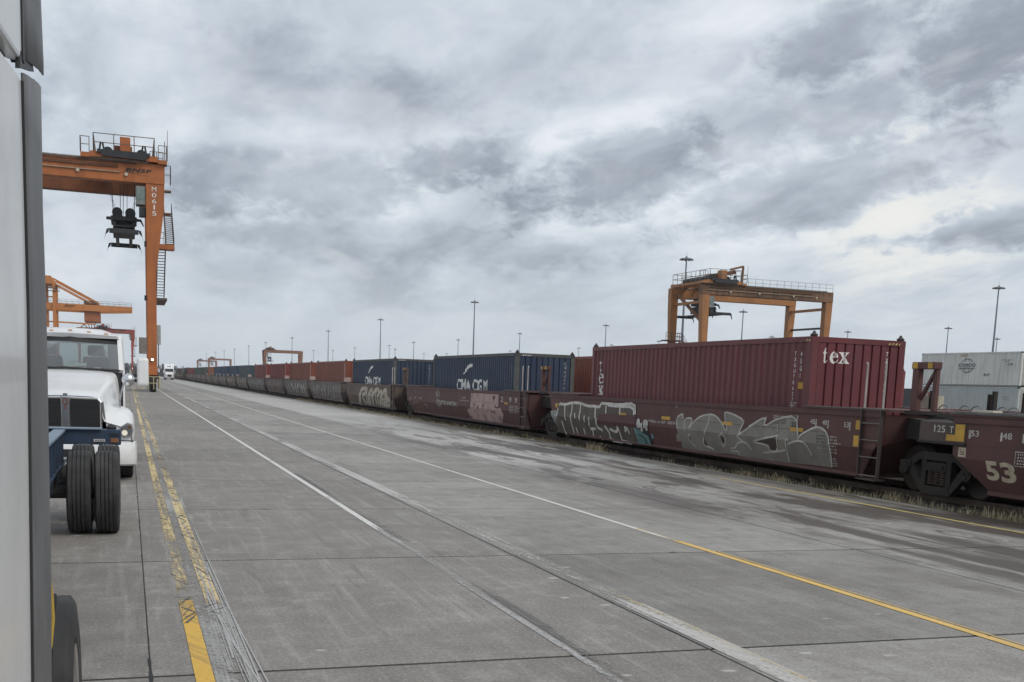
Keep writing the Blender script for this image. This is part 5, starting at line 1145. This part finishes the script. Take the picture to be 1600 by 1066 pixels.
# bumper
prof = [(-.02,.27),(-.10,.30),(-.14,.40),(-.14,.56),(-.10,.66),(.0,.685)]
m = MB(); bs = []
for x, yo in ((-1.13,.42), (-1.10,.12), (-.98,.0), (-.6,-.05), (0,-.06), (.6,-.05), (.98,.0), (1.10,.12), (1.13,.42)): bs.append([(x*(1-.015*abs(zz-.5)*10*0), yo+yy, zz) for yy, zz in prof])
m.loft(bs, cap=True); m.build('bumper', TRUCKW, T, angle=40)
MB().box(-1.07, 1.07, .03, .06, .655, .70).build('bumper_gap', BLACKP, T)
for s in (-1, 1):
    sh = [(.80,.79),(.86,.93),(.98,1.01),(1.055,.985),(1.075,.88),(1.05,.775),(.92,.745)]
    hl = MB().prism([(s*a, b) for a, b in sh], 'y', -.01, .10).build('headlight', P('lamp_housing', (.40,.41,.42), .25), T, bevel=.012)
    MB().lathe([(-.024,.003),(-.02,.035),(-.012,.05)], 14, (s*.93,-.012,.83), 'y').build('projector', lamp('headlamp_glow', (1,.93,.8), .75), hl)
    MB().prism([(s*(a*.96+.038), b*.94+.053) for a, b in sh], 'y', -.032, -.028).build('lens', glass('lens_glass', (.9,.9,.9)), hl)
    MB().lathe([(-.02,.002),(-.015,.03),(.0,.035)], 12, (s*1.01,-.005,.93), 'y').build('turn_lamp', P('amber_lens', (.5,.22,.05), .3), hl)
    tyre(T, (s*.93, .85, .50), .50, .28, face=s)
    # mirrors
    mr = MB().box(s*1.26-.105, s*1.26+.105, 2.0, 2.16, 1.60, 2.13).build('side_mirror', TRUCKW, T, bevel=.05)
    for z in (1.70, 1.79): MB().cyl((s*.9,2.15,z), (s*1.2,2.10,z), .03, n=8).build('mirror_arm', BLACKP, mr)
    hm_ = MB().lathe([(-.07,.003),(-.062,.05),(-.035,.095),(0,.115),(.02,.10),(.03,.0)], 18, (s*1.0,1.0,1.72), 'y').build('hood_mirror', CHROME, T, True)
    MB().tube([(s*.86,.55,1.24), (s*.86,.56,1.36), (s*.88,.62,1.50), (s*.92,.78,1.63), (s*.98,.95,1.71)], .016, 6).build('mirror_bracket', P('bracket_grey', (.3,.3,.31), .4, .5), hm_)
# cab shell
for s in (-1, 1):
    MB().prism([(1.87,.62),(3.72,.62),(3.72,1.86),(1.87,1.86)], 'x', s*.90, s*.94).build('door', TRUCKW, T, bevel=.01)
    MB().bar((s*.875,1.86,1.86), (s*.845,2.36,2.50), .075, .09).build('pillar', TRUCKW, T); MB().bar((s*.90,3.0,1.86), (s*.865,3.0,2.5), .06, .08).build('pillar', TRUCKW, T); MB().bar((s*.90,3.68,1.86), (s*.865,3.68,2.5), .08, .12).build('pillar', TRUCKW, T)
    m = MB(); m.add([(s*.895,1.95,1.88),(s*.895,2.96,1.88),(s*.862,2.96,2.48),(s*.85,2.42,2.48)], [(0,1,2,3)]); m.build('side_window', glass('truck_glass'), T)
    st = MB().box(s*.42-.24, s*.42+.24, 2.85, 3.05, 1.35, 2.12).build('seat', INTR, T, bevel=.06); MB().box(s*.42-.15, s*.42+.15, 2.88, 3.0, 2.13, 2.34).build('headrest', INTR, st, bevel=.05)
MB().box(-.90, .90, 1.88, 3.7, .60, .66).build('cab_floor', INTR, T); MB().box(-.88, .88, 1.88, 2.25, 1.50, 1.83).build('dashboard', INTR, T, bevel=.04)
sw = MB(); sw.lathe([(-.015,.20),(0,.215),(.015,.20),(0,.185)], 20, (.42,2.35,1.86), 'y', True); sw.build('steering_wheel', BLACKP, T)
MB().box(-.12, .28, 1.99, 2.0, 1.88, 1.99).build('dash_paper', P('paper_white', (.75,.78,.74), .8), T); MB().box(.40, .52, 1.97, 1.98, 1.87, 1.92).build('dash_paper', P('paper_white', (.75,.78,.74), .8), T)
# rear wall with window
for x0, x1, z0, z1 in ((-.90,.90,.66,1.92), (-.90,-.62,1.92,2.5), (.62,.90,1.92,2.5), (-.62,.62,2.38,2.5)): MB().box(x0, x1, 3.64, 3.70, z0, z1).build('rear_wall', P('cab_trim_grey', (.15,.155,.16), .7), T)
m = MB(); m.add([(-.62,3.66,1.92),(.62,3.66,1.92),(.62,3.66,2.38),(-.62,3.66,2.38)], [(0,1,2,3)]); m.build('rear_window', glass('truck_glass'), T)
m = MB(); m.add([(-.845,1.87,1.885),(0,1.80,1.905),(.845,1.87,1.885),(.815,2.34,2.47),(0,2.27,2.50),(-.815,2.34,2.47)], [(0,1,4,5),(1,2,3,4)]); m.build('windshield', glass('truck_glass'), T)
m = MB(); m.add([(-.825,2.245,2.36),(0,2.175,2.39),(.825,2.245,2.36),(.812,2.335,2.475),(0,2.265,2.505),(-.812,2.335,2.475)], [(0,1,4,5),(1,2,3,4)]); m.build('sun_visor', BLACKP, T)
MB().tube([(-.86,1.85,1.875), (0,1.785,1.895), (.86,1.85,1.875)], .022, 6).build('windshield_seal', BLACKP, T); MB().tube([(.86,1.85,1.875), (.83,2.34,2.49)], .02, 6).build('windshield_seal', BLACKP, T)
for a, b in (((-.05,1.83,1.90),(.52,1.99,1.96)), ((.1,1.83,1.90),(-.5,1.97,1.955))): MB().bar(a, b, .018).build('wiper', BLACKP, T)
rs_ = []
for y, zc, ze, hw in ((2.20,2.535,2.505,.84), (2.30,2.585,2.525,.87), (2.55,2.63,2.53,.885), (3.1,2.66,2.54,.89), (3.68,2.64,2.52,.89), (3.74,2.58,2.5,.87)):
    rs_.append([(-hw, y+.04, ze-.05), (-hw*.97, y+.03, ze), (-hw*.6, y, zc-.015), (0, y-.02, zc), (hw*.6, y, zc-.015), (hw*.97, y+.03, ze), (hw, y+.04, ze-.05)])
m = MB(); m.loft(rs_, cap=True); m.build('roof', TRUCKW, T, angle=45)
for x in (-.62,-.32,0,.32,.62): MB().box(x-.035, x+.035, 2.24, 2.32, 2.565-.06*abs(x), 2.60-.06*abs(x)).build('marker_lamp', P('marker_amber', (.60,.38,.25), .4), T, bevel=.012)
# frame and drive axles
for s in (-.43, .43): MB().box(s-.05, s+.05, 1.0, 7.2, .62, .86).build('frame_rail', STEELD, T)
for yy in (5.3, 6.6):
    for s in (-1, 1):
        for x in (.62, .95): tyre(T, (s*x, yy, .5), .5, .28, face=s)
    MB().cyl((-.9,yy,.5), (.9,yy,.5), .11, n=10).build('axle', STEELD, T)
MB().cyl((-.93,.85,.5), (.93,.85,.5), .07, n=8).build('axle', STEELD, T)
for s in (-1, 1): MB().cyl((s*.78,2.5,.62), (s*.78,3.9,.62), .28, n=20).build('fuel_tank', P('tank_alu', (.55,.56,.57), .3, .9), T, angle=40)

# ---- the truck the picture is taken from: sleeper wall, fairing extender, drive wheels
O = thing('sleeper_tractor', 'white sleeper cab wall with grey fairing strip at the left edge', 'truck', (-.2, 0, 0))
PAN = P('sleeper_paint', (.62,.63,.64), .36, 0, var=.05, sc=1.2, grime=(.36,.36,.36), g=.45, gsc=.8, spec=.5, coat=.25)
EXT = P('extender_grey', (.105,.107,.112), .55, var=.2, sc=3, grime=(.17,.17,.175), g=.4, streak=True)
def wall(name, ys, z0s, z1s, mat, x=0.0, th=.03, parent=O, n_=6, bulge=0.0):
    m = MB(); secs = []
    for y, a, b in zip(ys, z0s, z1s): secs.append([(x, y, a), (x+bulge, y, (a+b)/2), (x, y, b), (x-th, y, b), (x-th, y, a)])
    m.loft(secs, cap=True, close=True); return m.build(name, mat, parent, bevel=.006)
ZP = [.80, 1.2, 1.6, 2.0, 2.3, 2.465]; EDGE = lambda z: 2.38+.195*min(1, max(0, (z-.8)/1.2))
m = MB(); m.add([(x_, y_, z_) for x_ in (0, -.03) for y_, z_ in [(.5,.80)]+[(EDGE(z), z) for z in ZP]+[(.5,2.215)]], []); k = len(m.v)//2
m.f = [tuple(range(k)), tuple(range(2*k-1, k-1, -1))]+[(i_, (i_+1) % k, k+(i_+1) % k, k+i_) for i_ in range(k)]; m.build('sleeper_panel', PAN, O, bevel=.006)
MB().prism([(.5,2.245),(2.57,2.497),(2.62,3.9),(.5,3.9)], 'x', -.03, .003).build('roof_fairing', PAN, O, bevel=.008)
MB().prism([(.5,2.15),(2.56,2.40),(2.56,2.56),(.5,2.32)], 'x', -.05, -.028).build('roof_seam', BLACKP, O)
def extender(zs, left, right, name, top=None):
    """thin ribbed strip: rows of heights, left and right edge as functions of height"""
    m = MB(); n_ = 9; vs = []
    for r_, z in enumerate(zs):
        for k in range(n_):
            a_ = k/(n_-1); vs.append((.004+.007*math.sin(a_*math.pi)+(.0015 if k % 2 else 0), left(z)+(right(z)-left(z))*a_, z+(top(a_) if top and r_ == top.row else 0)))
    fs = [(r_*n_+k, r_*n_+k+1, (r_+1)*n_+k+1, (r_+1)*n_+k) for r_ in range(len(zs)-1) for k in range(n_-1)]
    o_ = m.add(vs, fs).build(name, EXT, O, smooth=True); md = o_.modifiers.new('thick', 'SOLIDIFY'); md.thickness = .005; return o_
def RIGHT(z):
    pts = [(.8,2.95),(1.08,2.99),(1.34,3.07),(2.03,3.12),(2.27,3.07),(2.57,3.13),(2.62,3.25),(2.8,3.18),(4,3.16)]
    for (z0_, y0_), (z1_, y1_) in zip(pts[:-1], pts[1:]):
        if z <= z1_: return y0_+(y1_-y0_)*max(0, (z-z0_)/(z1_-z0_))
    return pts[-1][1]
ft = lambda a_: .09*a_; ft.row = 8
extender([.85,1.08,1.34,1.7,2.03,2.2,2.27,2.4,2.478], lambda z: EDGE(z)+.012, lambda z: RIGHT(z), 'side_extender', ft)
fb = lambda a_: .115*a_; fb.row = 0
extender([2.51,2.66,2.8,3.1,3.5,3.9], lambda z: 2.60, lambda z: RIGHT(z+.1 if z < 2.6 else z), 'upper_extender', fb)
MB().prism([(EDGE(z)+.001, z) for z in (.85,1.2,2.0,2.46)]+[(EDGE(z)+.016, z) for z in (2.46,2.0,1.2,.85)], 'x', -.02, .005).build('extender_seal', BLACKP, O)
MB().prism([(2.575,2.5),(2.605,2.5),(2.625,3.9),(2.60,3.9)], 'x', -.02, .006).build('extender_seal', BLACKP, O)
MB().prism([(2.52,2.47),(2.60,2.49),(2.90,2.555),(2.86,2.57),(2.60,2.52),(2.54,2.51)], 'x', -.006, .003).build('corner_gasket', BLACKP, O)
MB().box(-2.4, -.035, .4, 2.45, 1.2, 3.8).build('sleeper_body', PAN, O)
MB().box(-2.4, -.05, .4, 2.3, .55, 1.19).build('skirt', P('skirt_grey', (.2,.2,.2), .6), O)
for s in (-1.62, -.78): MB().box(s-.05, s+.05, 2.4, 6.0, .68, .95).build('frame_rail', STEELD, O)
for yy in (3.28, 4.58):
    for x in (-.150, -.485, -1.93, -2.27): tyre(O, (x, yy, .50), .50, .29, face=1 if x > -1 else -1)
    MB().cyl((-2.2,yy,.51), (-.2,yy,.51), .12, n=10).build('axle', STEELD, O)
MB().tube([(-.045,3.3,1.40), (-.022,3.3,1.33), (-.012,3.3,1.25), (-.010,3.3,1.18), (-.018,3.3,1.10), (-.04,3.3,1.03)], .006, 8).build('air_hose', P('hose_yellow', (.45,.30,.05), .5), O)
MB().prism([(2.9,.5),(3.4,1.06),(4.9,1.06),(5.3,.6)], 'x', -1.9, -.9).build('deck_plate', STEELD, O)

# ---- blue container chassis behind it
Cc = thing('container_chassis', 'empty navy blue container chassis with dual wheels behind the sleeper cab', 'chassis', (-1.32, 14.0, 0))
NB = P('chassis_navy', (.022,.043,.085), .5, 0, var=.15, grime=(.06,.065,.07), g=.4, streak=True); LB = P('chassis_light_blue', (.14,.20,.27), .45, 0, var=.15, grime=(.25,.27,.29), g=.5)  # lighter blue for the upper rail flanges and bolster plate
for s in (-1, 1):
    x = s*.47
    MB().box(x-.012, x+.012, -8.5, 1.68, .70, 1.07).build('main_rail', NB, Cc); MB().box(x-.07, x+.07, -8.5, 1.68, 1.07, 1.095).build('rail_flange', LB, Cc); MB().box(x-.07, x+.07, -8.5, 1.68, .675, .70).build('rail_flange', NB, Cc)
    for k in range(18): MB().box(x-.06, x+.06, -8.2+k*.55, -8.185+k*.55, .70, 1.07).build('rail_stiffener', NB, Cc)
    for yy in (-.35, .90):
        MB().cyl((s*.2,yy,.47), (s*1.0,yy,.47), .075, n=10).build('axle', STEELD, Cc)
        for xx in (.775, 1.075): tyre(Cc, (s*xx, yy, .475), .475, .265, face=s, white=True)
        MB().box(x-.04, x+.04, yy-.45, yy+.45, .56, .62).build('leaf_spring', STEELD, Cc); MB().bar((x,yy-.55,.70), (x,yy-.42,.50), .07, .05).build('spring_hanger', NB, Cc); MB().bar((x,yy+.55,.70), (x,yy+.42,.50), .07, .05).build('spring_hanger', STEELD, Cc)
        MB().cyl((s*.30,yy-.12,.52), (s*.30,yy+.15,.52), .10, n=12).build('brake_chamber', STEELD, Cc)
bl = MB().box(-1.22, 1.22, 1.55, 1.78, .90, 1.10).build('rear_bolster', NB, Cc, bevel=.01)
MB().prism([(1.50,1.10),(1.80,1.10),(1.80,1.115),(1.50,1.115)], 'x', -1.15, .98).build('bolster_plate', LB, bl)
MB().box(1.09, 1.19, 1.535, 1.549, .935, .99).build('side_marker', P('marker_brown', (.26,.11,.05), .4), bl); MB().box(.88, 1.02, 1.54, 1.549, .94, .975).build('number_plate', P('plate_white', (.45,.45,.45), .6), bl)
decal('lettering', bm_text('AZ05', (.895, 1.005, .947, .968), .01), lambda u, v, z: (u, 1.538-z, v), P('plate_ink', (.06,.06,.06), .6), bl)
MB().box(1.08, 1.2, 1.54, 1.549, 1.02, 1.05).build('bolster_slot', BLACKP, bl)
MB().lathe([(0,.06),(.03,.065),(.06,.04),(.075,.002)], 10, (1.10,1.66,1.10), 'z').build('twist_lock', BLACKP, Cc)
for yy in (-6.5, -2.2, -.9, .3): MB().box(-.46, .46, yy, yy+.1, .78, .98).build('cross_member', NB, Cc)
for z in (.86, .80): MB().box(.70, .80, 1.7, 1.72, z-.01, z+.02).build('lamp_bar', P('lamp_bar', (.5,.5,.5), .5), Cc)

# ---- far trucks
def far_truck(label, loc, white=True, trailer=True):
    t = thing('highway_truck', label, 'truck', loc, 'trucks on the far road')
    W_ = P('far_truck_white', (.74,.75,.76), .4) if white else P('far_truck_dark', (.06,.065,.075), .5)
    m = MB(); m.loft([[(-.75,0,.5),(.75,0,.5),(.72,0,1.35),(-.72,0,1.35)], [(-1.1,.25,.45),(1.1,.25,.45),(.85,.2,1.6),(-.85,.2,1.6)], [(-1.15,1.5,.5),(1.15,1.5,.5),(1.0,1.5,1.9),(-1.0,1.5,1.9)]], close=True); m.build('hood', W_, t)
    m = MB(); m.loft([[(-1.12,1.5,.5),(1.12,1.5,.5),(1.1,1.5,1.95),(-1.1,1.5,1.95)], [(-1.15,2.2,.5),(1.15,2.2,.5),(1.1,2.2,2.8),(-1.1,2.2,2.8)], [(-1.2,3.4,.5),(1.2,3.4,.5),(1.15,3.4,3.9),(-1.15,3.4,3.9)], [(-1.2,5,.5),(1.2,5,.5),(1.15,5,3.95),(-1.15,5,3.95)]], close=True); m.build('cab', W_, t)
    m = MB(); m.add([(-.98,1.47,1.98),(.98,1.47,1.98),(.98,2.10,2.72),(-.98,2.10,2.72)], [(0,1,2,3)]); m.build('windshield', P('far_glass', (.03,.035,.04), .1), t)
    MB().box(-.5, .5, -.04, .0, .75, 1.3).build('grille', BLACKP, t); MB().box(-.42, .42, 2.55, 2.6, 3.05, 3.3).build('roof_vent', BLACKP, t)
    MB().box(-1.15, 1.15, -.1, .15, .35, .62).build('bumper', P('far_bumper', (.25,.25,.26), .4), t)
    for s in (-1, 1):
        MB().box(s*.82-.16, s*.82+.16, .1, .22, .85, 1.15).build('headlight', P('far_lamp', (.3,.3,.3), .2), t); MB().box(s*1.36-.08, s*1.36+.08, 2, 2.1, 1.6, 2.3).build('side_mirror', W_, t)
        MB().lathe([(-.15,.05),(-.15,.46),(.15,.46),(.15,.05)], 16, (s*.95,1.0,.5), 'x').build('wheel', TYRE, t)
        for yy in (6.2, 7.4): MB().lathe([(-.3,.05),(-.3,.5),(.3,.5),(.3,.05)], 16, (s*.8,yy,.5), 'x').build('wheel', TYRE, t)
    MB().box(-.5, .5, 4, 8, .7, 1.1).build('frame', BLACKP, t)
    if trailer: MB().box(-1.25, 1.25, 6, 20, 1.2, 3.9).build('trailer', P('far_trailer', (.16,.16,.165), .6), t)
    return t
far_truck('white highway truck far down the lane beside the train', (9.7, 290, 0))
far_truck('dark truck just left of the far white truck beyond the crane wheels', (5.0, 300, 0), white=False)
far_truck('dark truck with lit lamps far away left of the crane leg', (-1.0, 330, 0), white=False)
for o in list(COL.objects):
    if o.get('label', '').startswith('dark truck with lit'):
        for s in (-1, 1): MB().cyl((s*.8,-.13,1.0), (s*.8,-.12,1.0), .22, n=8).build('lit_headlight', lamp('far_headlight', (1,.96,.9), 1.2), o)

# ================================================================ REEFER STACK ON THE RIGHT
RW = (.66,.66,.62); RG = (.46,.49,.48)
def reefer(label, loc, col):
    t = thing('reefer_container', label, 'container', loc, 'stacked containers on the right')
    mt = P('reefer_%d' % int(col[0]*1000), col, .5, var=.06, sc=.6, grime=(.26,.24,.20), g=.45, streak=True, rust=(.25,.14,.08), rs=.15)
    MB().box(-1.19, 1.19, -6.03, 6.03, .16, CH-.12).build('body', mt, t)
    for sx in (-1, 1):
        inst(ME_RAIL_L, 'top_rail', t, (sx*(CW/2-.05), 0, CH-.06), mt); inst(ME_RAIL_L, 'bottom_rail', t, (sx*(CW/2-.05), 0, .09), P('reefer_rail', (.27,.27,.25), .6))
        for sy in (-1, 1):
            inst(ME_POST, 'corner_post', t, (sx*(CW/2-.082), sy*(CL/2-.092), 0), mt); inst(ME_CAST, 'corner_casting', t, (sx*(CW/2-.081), sy*(CL/2-.091), CH-.06), DG, rz=0 if sx < 0 else math.pi); inst(ME_CAST, 'corner_casting', t, (sx*(CW/2-.081), sy*(CL/2-.091), .06), DG, rz=0 if sx < 0 else math.pi)
    MB().box(-1.1, 1.1, -6.08, -6.031, .2, 2.7).build('machinery_end', P('reefer_unit', (.35,.35,.33), .5), t)
    MB().box(-1.21, 1.21, -6.0, 6.0, CH-.11, CH-.02).build('roof', mt, t)
    return t
XR = 69+CW/2
MB_base = MB().box(-1.3, 1.3, -6.2, 6.2, 0, .25).build('timber_pad', TIE); MB_base.location = (XR, 78.95, 0); tag(MB_base, 'low timber pad under the stacked reefers', 'pad')
lo = reefer('grey lower container lettered OOCL under the white reefer', (XR, 78.95, .26), RG)
up = reefer('white COSCO reefer container on top of the grey one', (XR, 78.95, .26+CH+.01), RW)
for k in range(44): MB().box(-1.205, -1.19, -5.9+k*.27, -5.86+k*.27, .2, 2.7).build('rib', P('reefer_460', RG), lo)
REDP = P('print_red', (.42,.05,.045), .6); BLUP = P('print_navy', (.05,.06,.09), .6)
fR = lambda c: (lambda u, v, z: (-1.21-z, -u, v-c.location.z))
yR = 78.95; U = lambda Y: -(Y-yR)
decal('lettering', bm_text('OOCL', (U(85.0), U(82.5), 2.15, 2.60), .04), lambda u, v, z: (-1.222-z, -u, v-.26), REDP, lo)
decal('lettering', bm_text('COSCO', (U(80.15), U(78.1), 4.84, 5.12), .03), fR(up), BLUP, up); decal('lettering', bm_text('SHIPPING', (U(80.1), U(78.15), 4.62, 4.77), .02), fR(up), BLUP, up)
gc, gz = U(79.12), 4.93; rg_ = []
for a0, a1 in ((25, 155), (205, 335)): rg_.append([(gc+.78*math.cos(R(a)), gz+.60*math.sin(R(a))) for a in range(a0, a1+1, 10)])
for q in (-.36, .36):
    for sg in (1, -1): rg_.append([(gc+q*math.cos(R(a)), gz+sg*.60*math.sin(R(a))) for a in range(35, 91, 8)])
decal('logo', bm_ribbons(rg_, .045), fR(up), BLUP, up)
for Y0, Y1, z0, z1, s in ((75.0,74.1,5.35,5.42,'IIII IIII'), (74.7,74.3,5.22,5.28,'III'), (74.4,73.8,4.95,5.1,'CE'), (77.0,76.3,4.05,4.25,'RF')): decal('lettering', bm_text(s, (U(Y0), U(Y1), z0, z1), .01), fR(up), BLUP, up)
for Y0, Y1, z0, z1 in ((74.6,73.9,2.3,2.36),(74.5,74.0,2.1,2.15)): decal('lettering', bm_text('IIII III', (U(Y0), U(Y1), z0, z1), .01), lambda u, v, z: (-1.222-z, -u, v-.26), BLUP, lo)
MB().box(-1.225, -1.211, U(79.6)*-1-.45, U(79.6)*-1+.45, 2.55, 2.83).build('placard', P('placard_cream', (.5,.46,.36), .6), up)
# dark containers standing farther off behind them and behind the train gap
for (x, y, c, z_, lab) in ((88, 108, (.08,.08,.085), .2, 'dark container low behind the reefer stack'),):
    container(lab, (x, y, z_), c, 'containers standing in the yard', detail=0)
# horizon: trees and yard clutter far away
def tree_line(name, label, spots, col):
    m = MB()
    for x, y, r, h in spots:
        m.cyl((x,y,0), (x,y,h*.5), .3, .15, 5)
        for k in range(70):
            a = random.uniform(0, 2*math.pi); e_ = random.uniform(-.6, 1); rr = r*random.random()**.4
            q = Vector((x+rr*math.cos(a), y+rr*math.sin(a)*.6, h*.58+h*.40*e_*math.sqrt(max(0, 1-(rr/r)**2)))); s_ = random.uniform(.5, 1.2)
            d1 = Vector((random.gauss(0,1), random.gauss(0,1), random.gauss(0,1))).normalized()*s_; d2 = Vector((random.gauss(0,1), random.gauss(0,1), random.gauss(0,1))).normalized()*s_
            m.add([q-d1, q+d2, q+d1, q-d2], [(0,1,2,3)])
    o_ = m.build(name, P('far_foliage', col, .9, var=.3, sc=.2, spec=.1)); tag(o_, label, 'trees', kind='stuff'); return o_
tree_line('distant_trees', 'low dark tree line along the horizon beyond the yard', [(random.uniform(-900, 1500), random.uniform(1250, 1900), random.uniform(5, 9), random.uniform(7, 14)) for _ in range(420)], (.06,.068,.055))
g4 = 'containers at the far end of the yard'
for k, (x, y) in enumerate(((3, 420), (6.5, 470), (-4, 520), (-8, 450))):
    container('dim stacked container far off between crane legs and white truck', (x, y, .2), random.choice(((.09,.10,.095), (.12,.07,.06), (.07,.08,.09))), g4, detail=0)

# damp air over the yard
hz = MB().box(-1700, 1900, -300, 2000, -1.5, 45).build('haze', None); tag(hz, 'thin grey haze over the whole yard', 'haze', kind='stuff')
hm_ = bpy.data.materials.new('haze'); hm_.use_nodes = True; t = NT(hm_.node_tree); t.n.clear()
out = t.node('ShaderNodeOutputMaterial'); pv = t.node('ShaderNodeVolumePrincipled'); t.l.new(pv.outputs[0], out.inputs['Volume'])
pv.inputs['Color'].default_value = (.92,.95,1,1); pv.inputs['Density'].default_value = .00013; pv.inputs['Anisotropy'].default_value = 0
hz.data.materials.append(hm_)
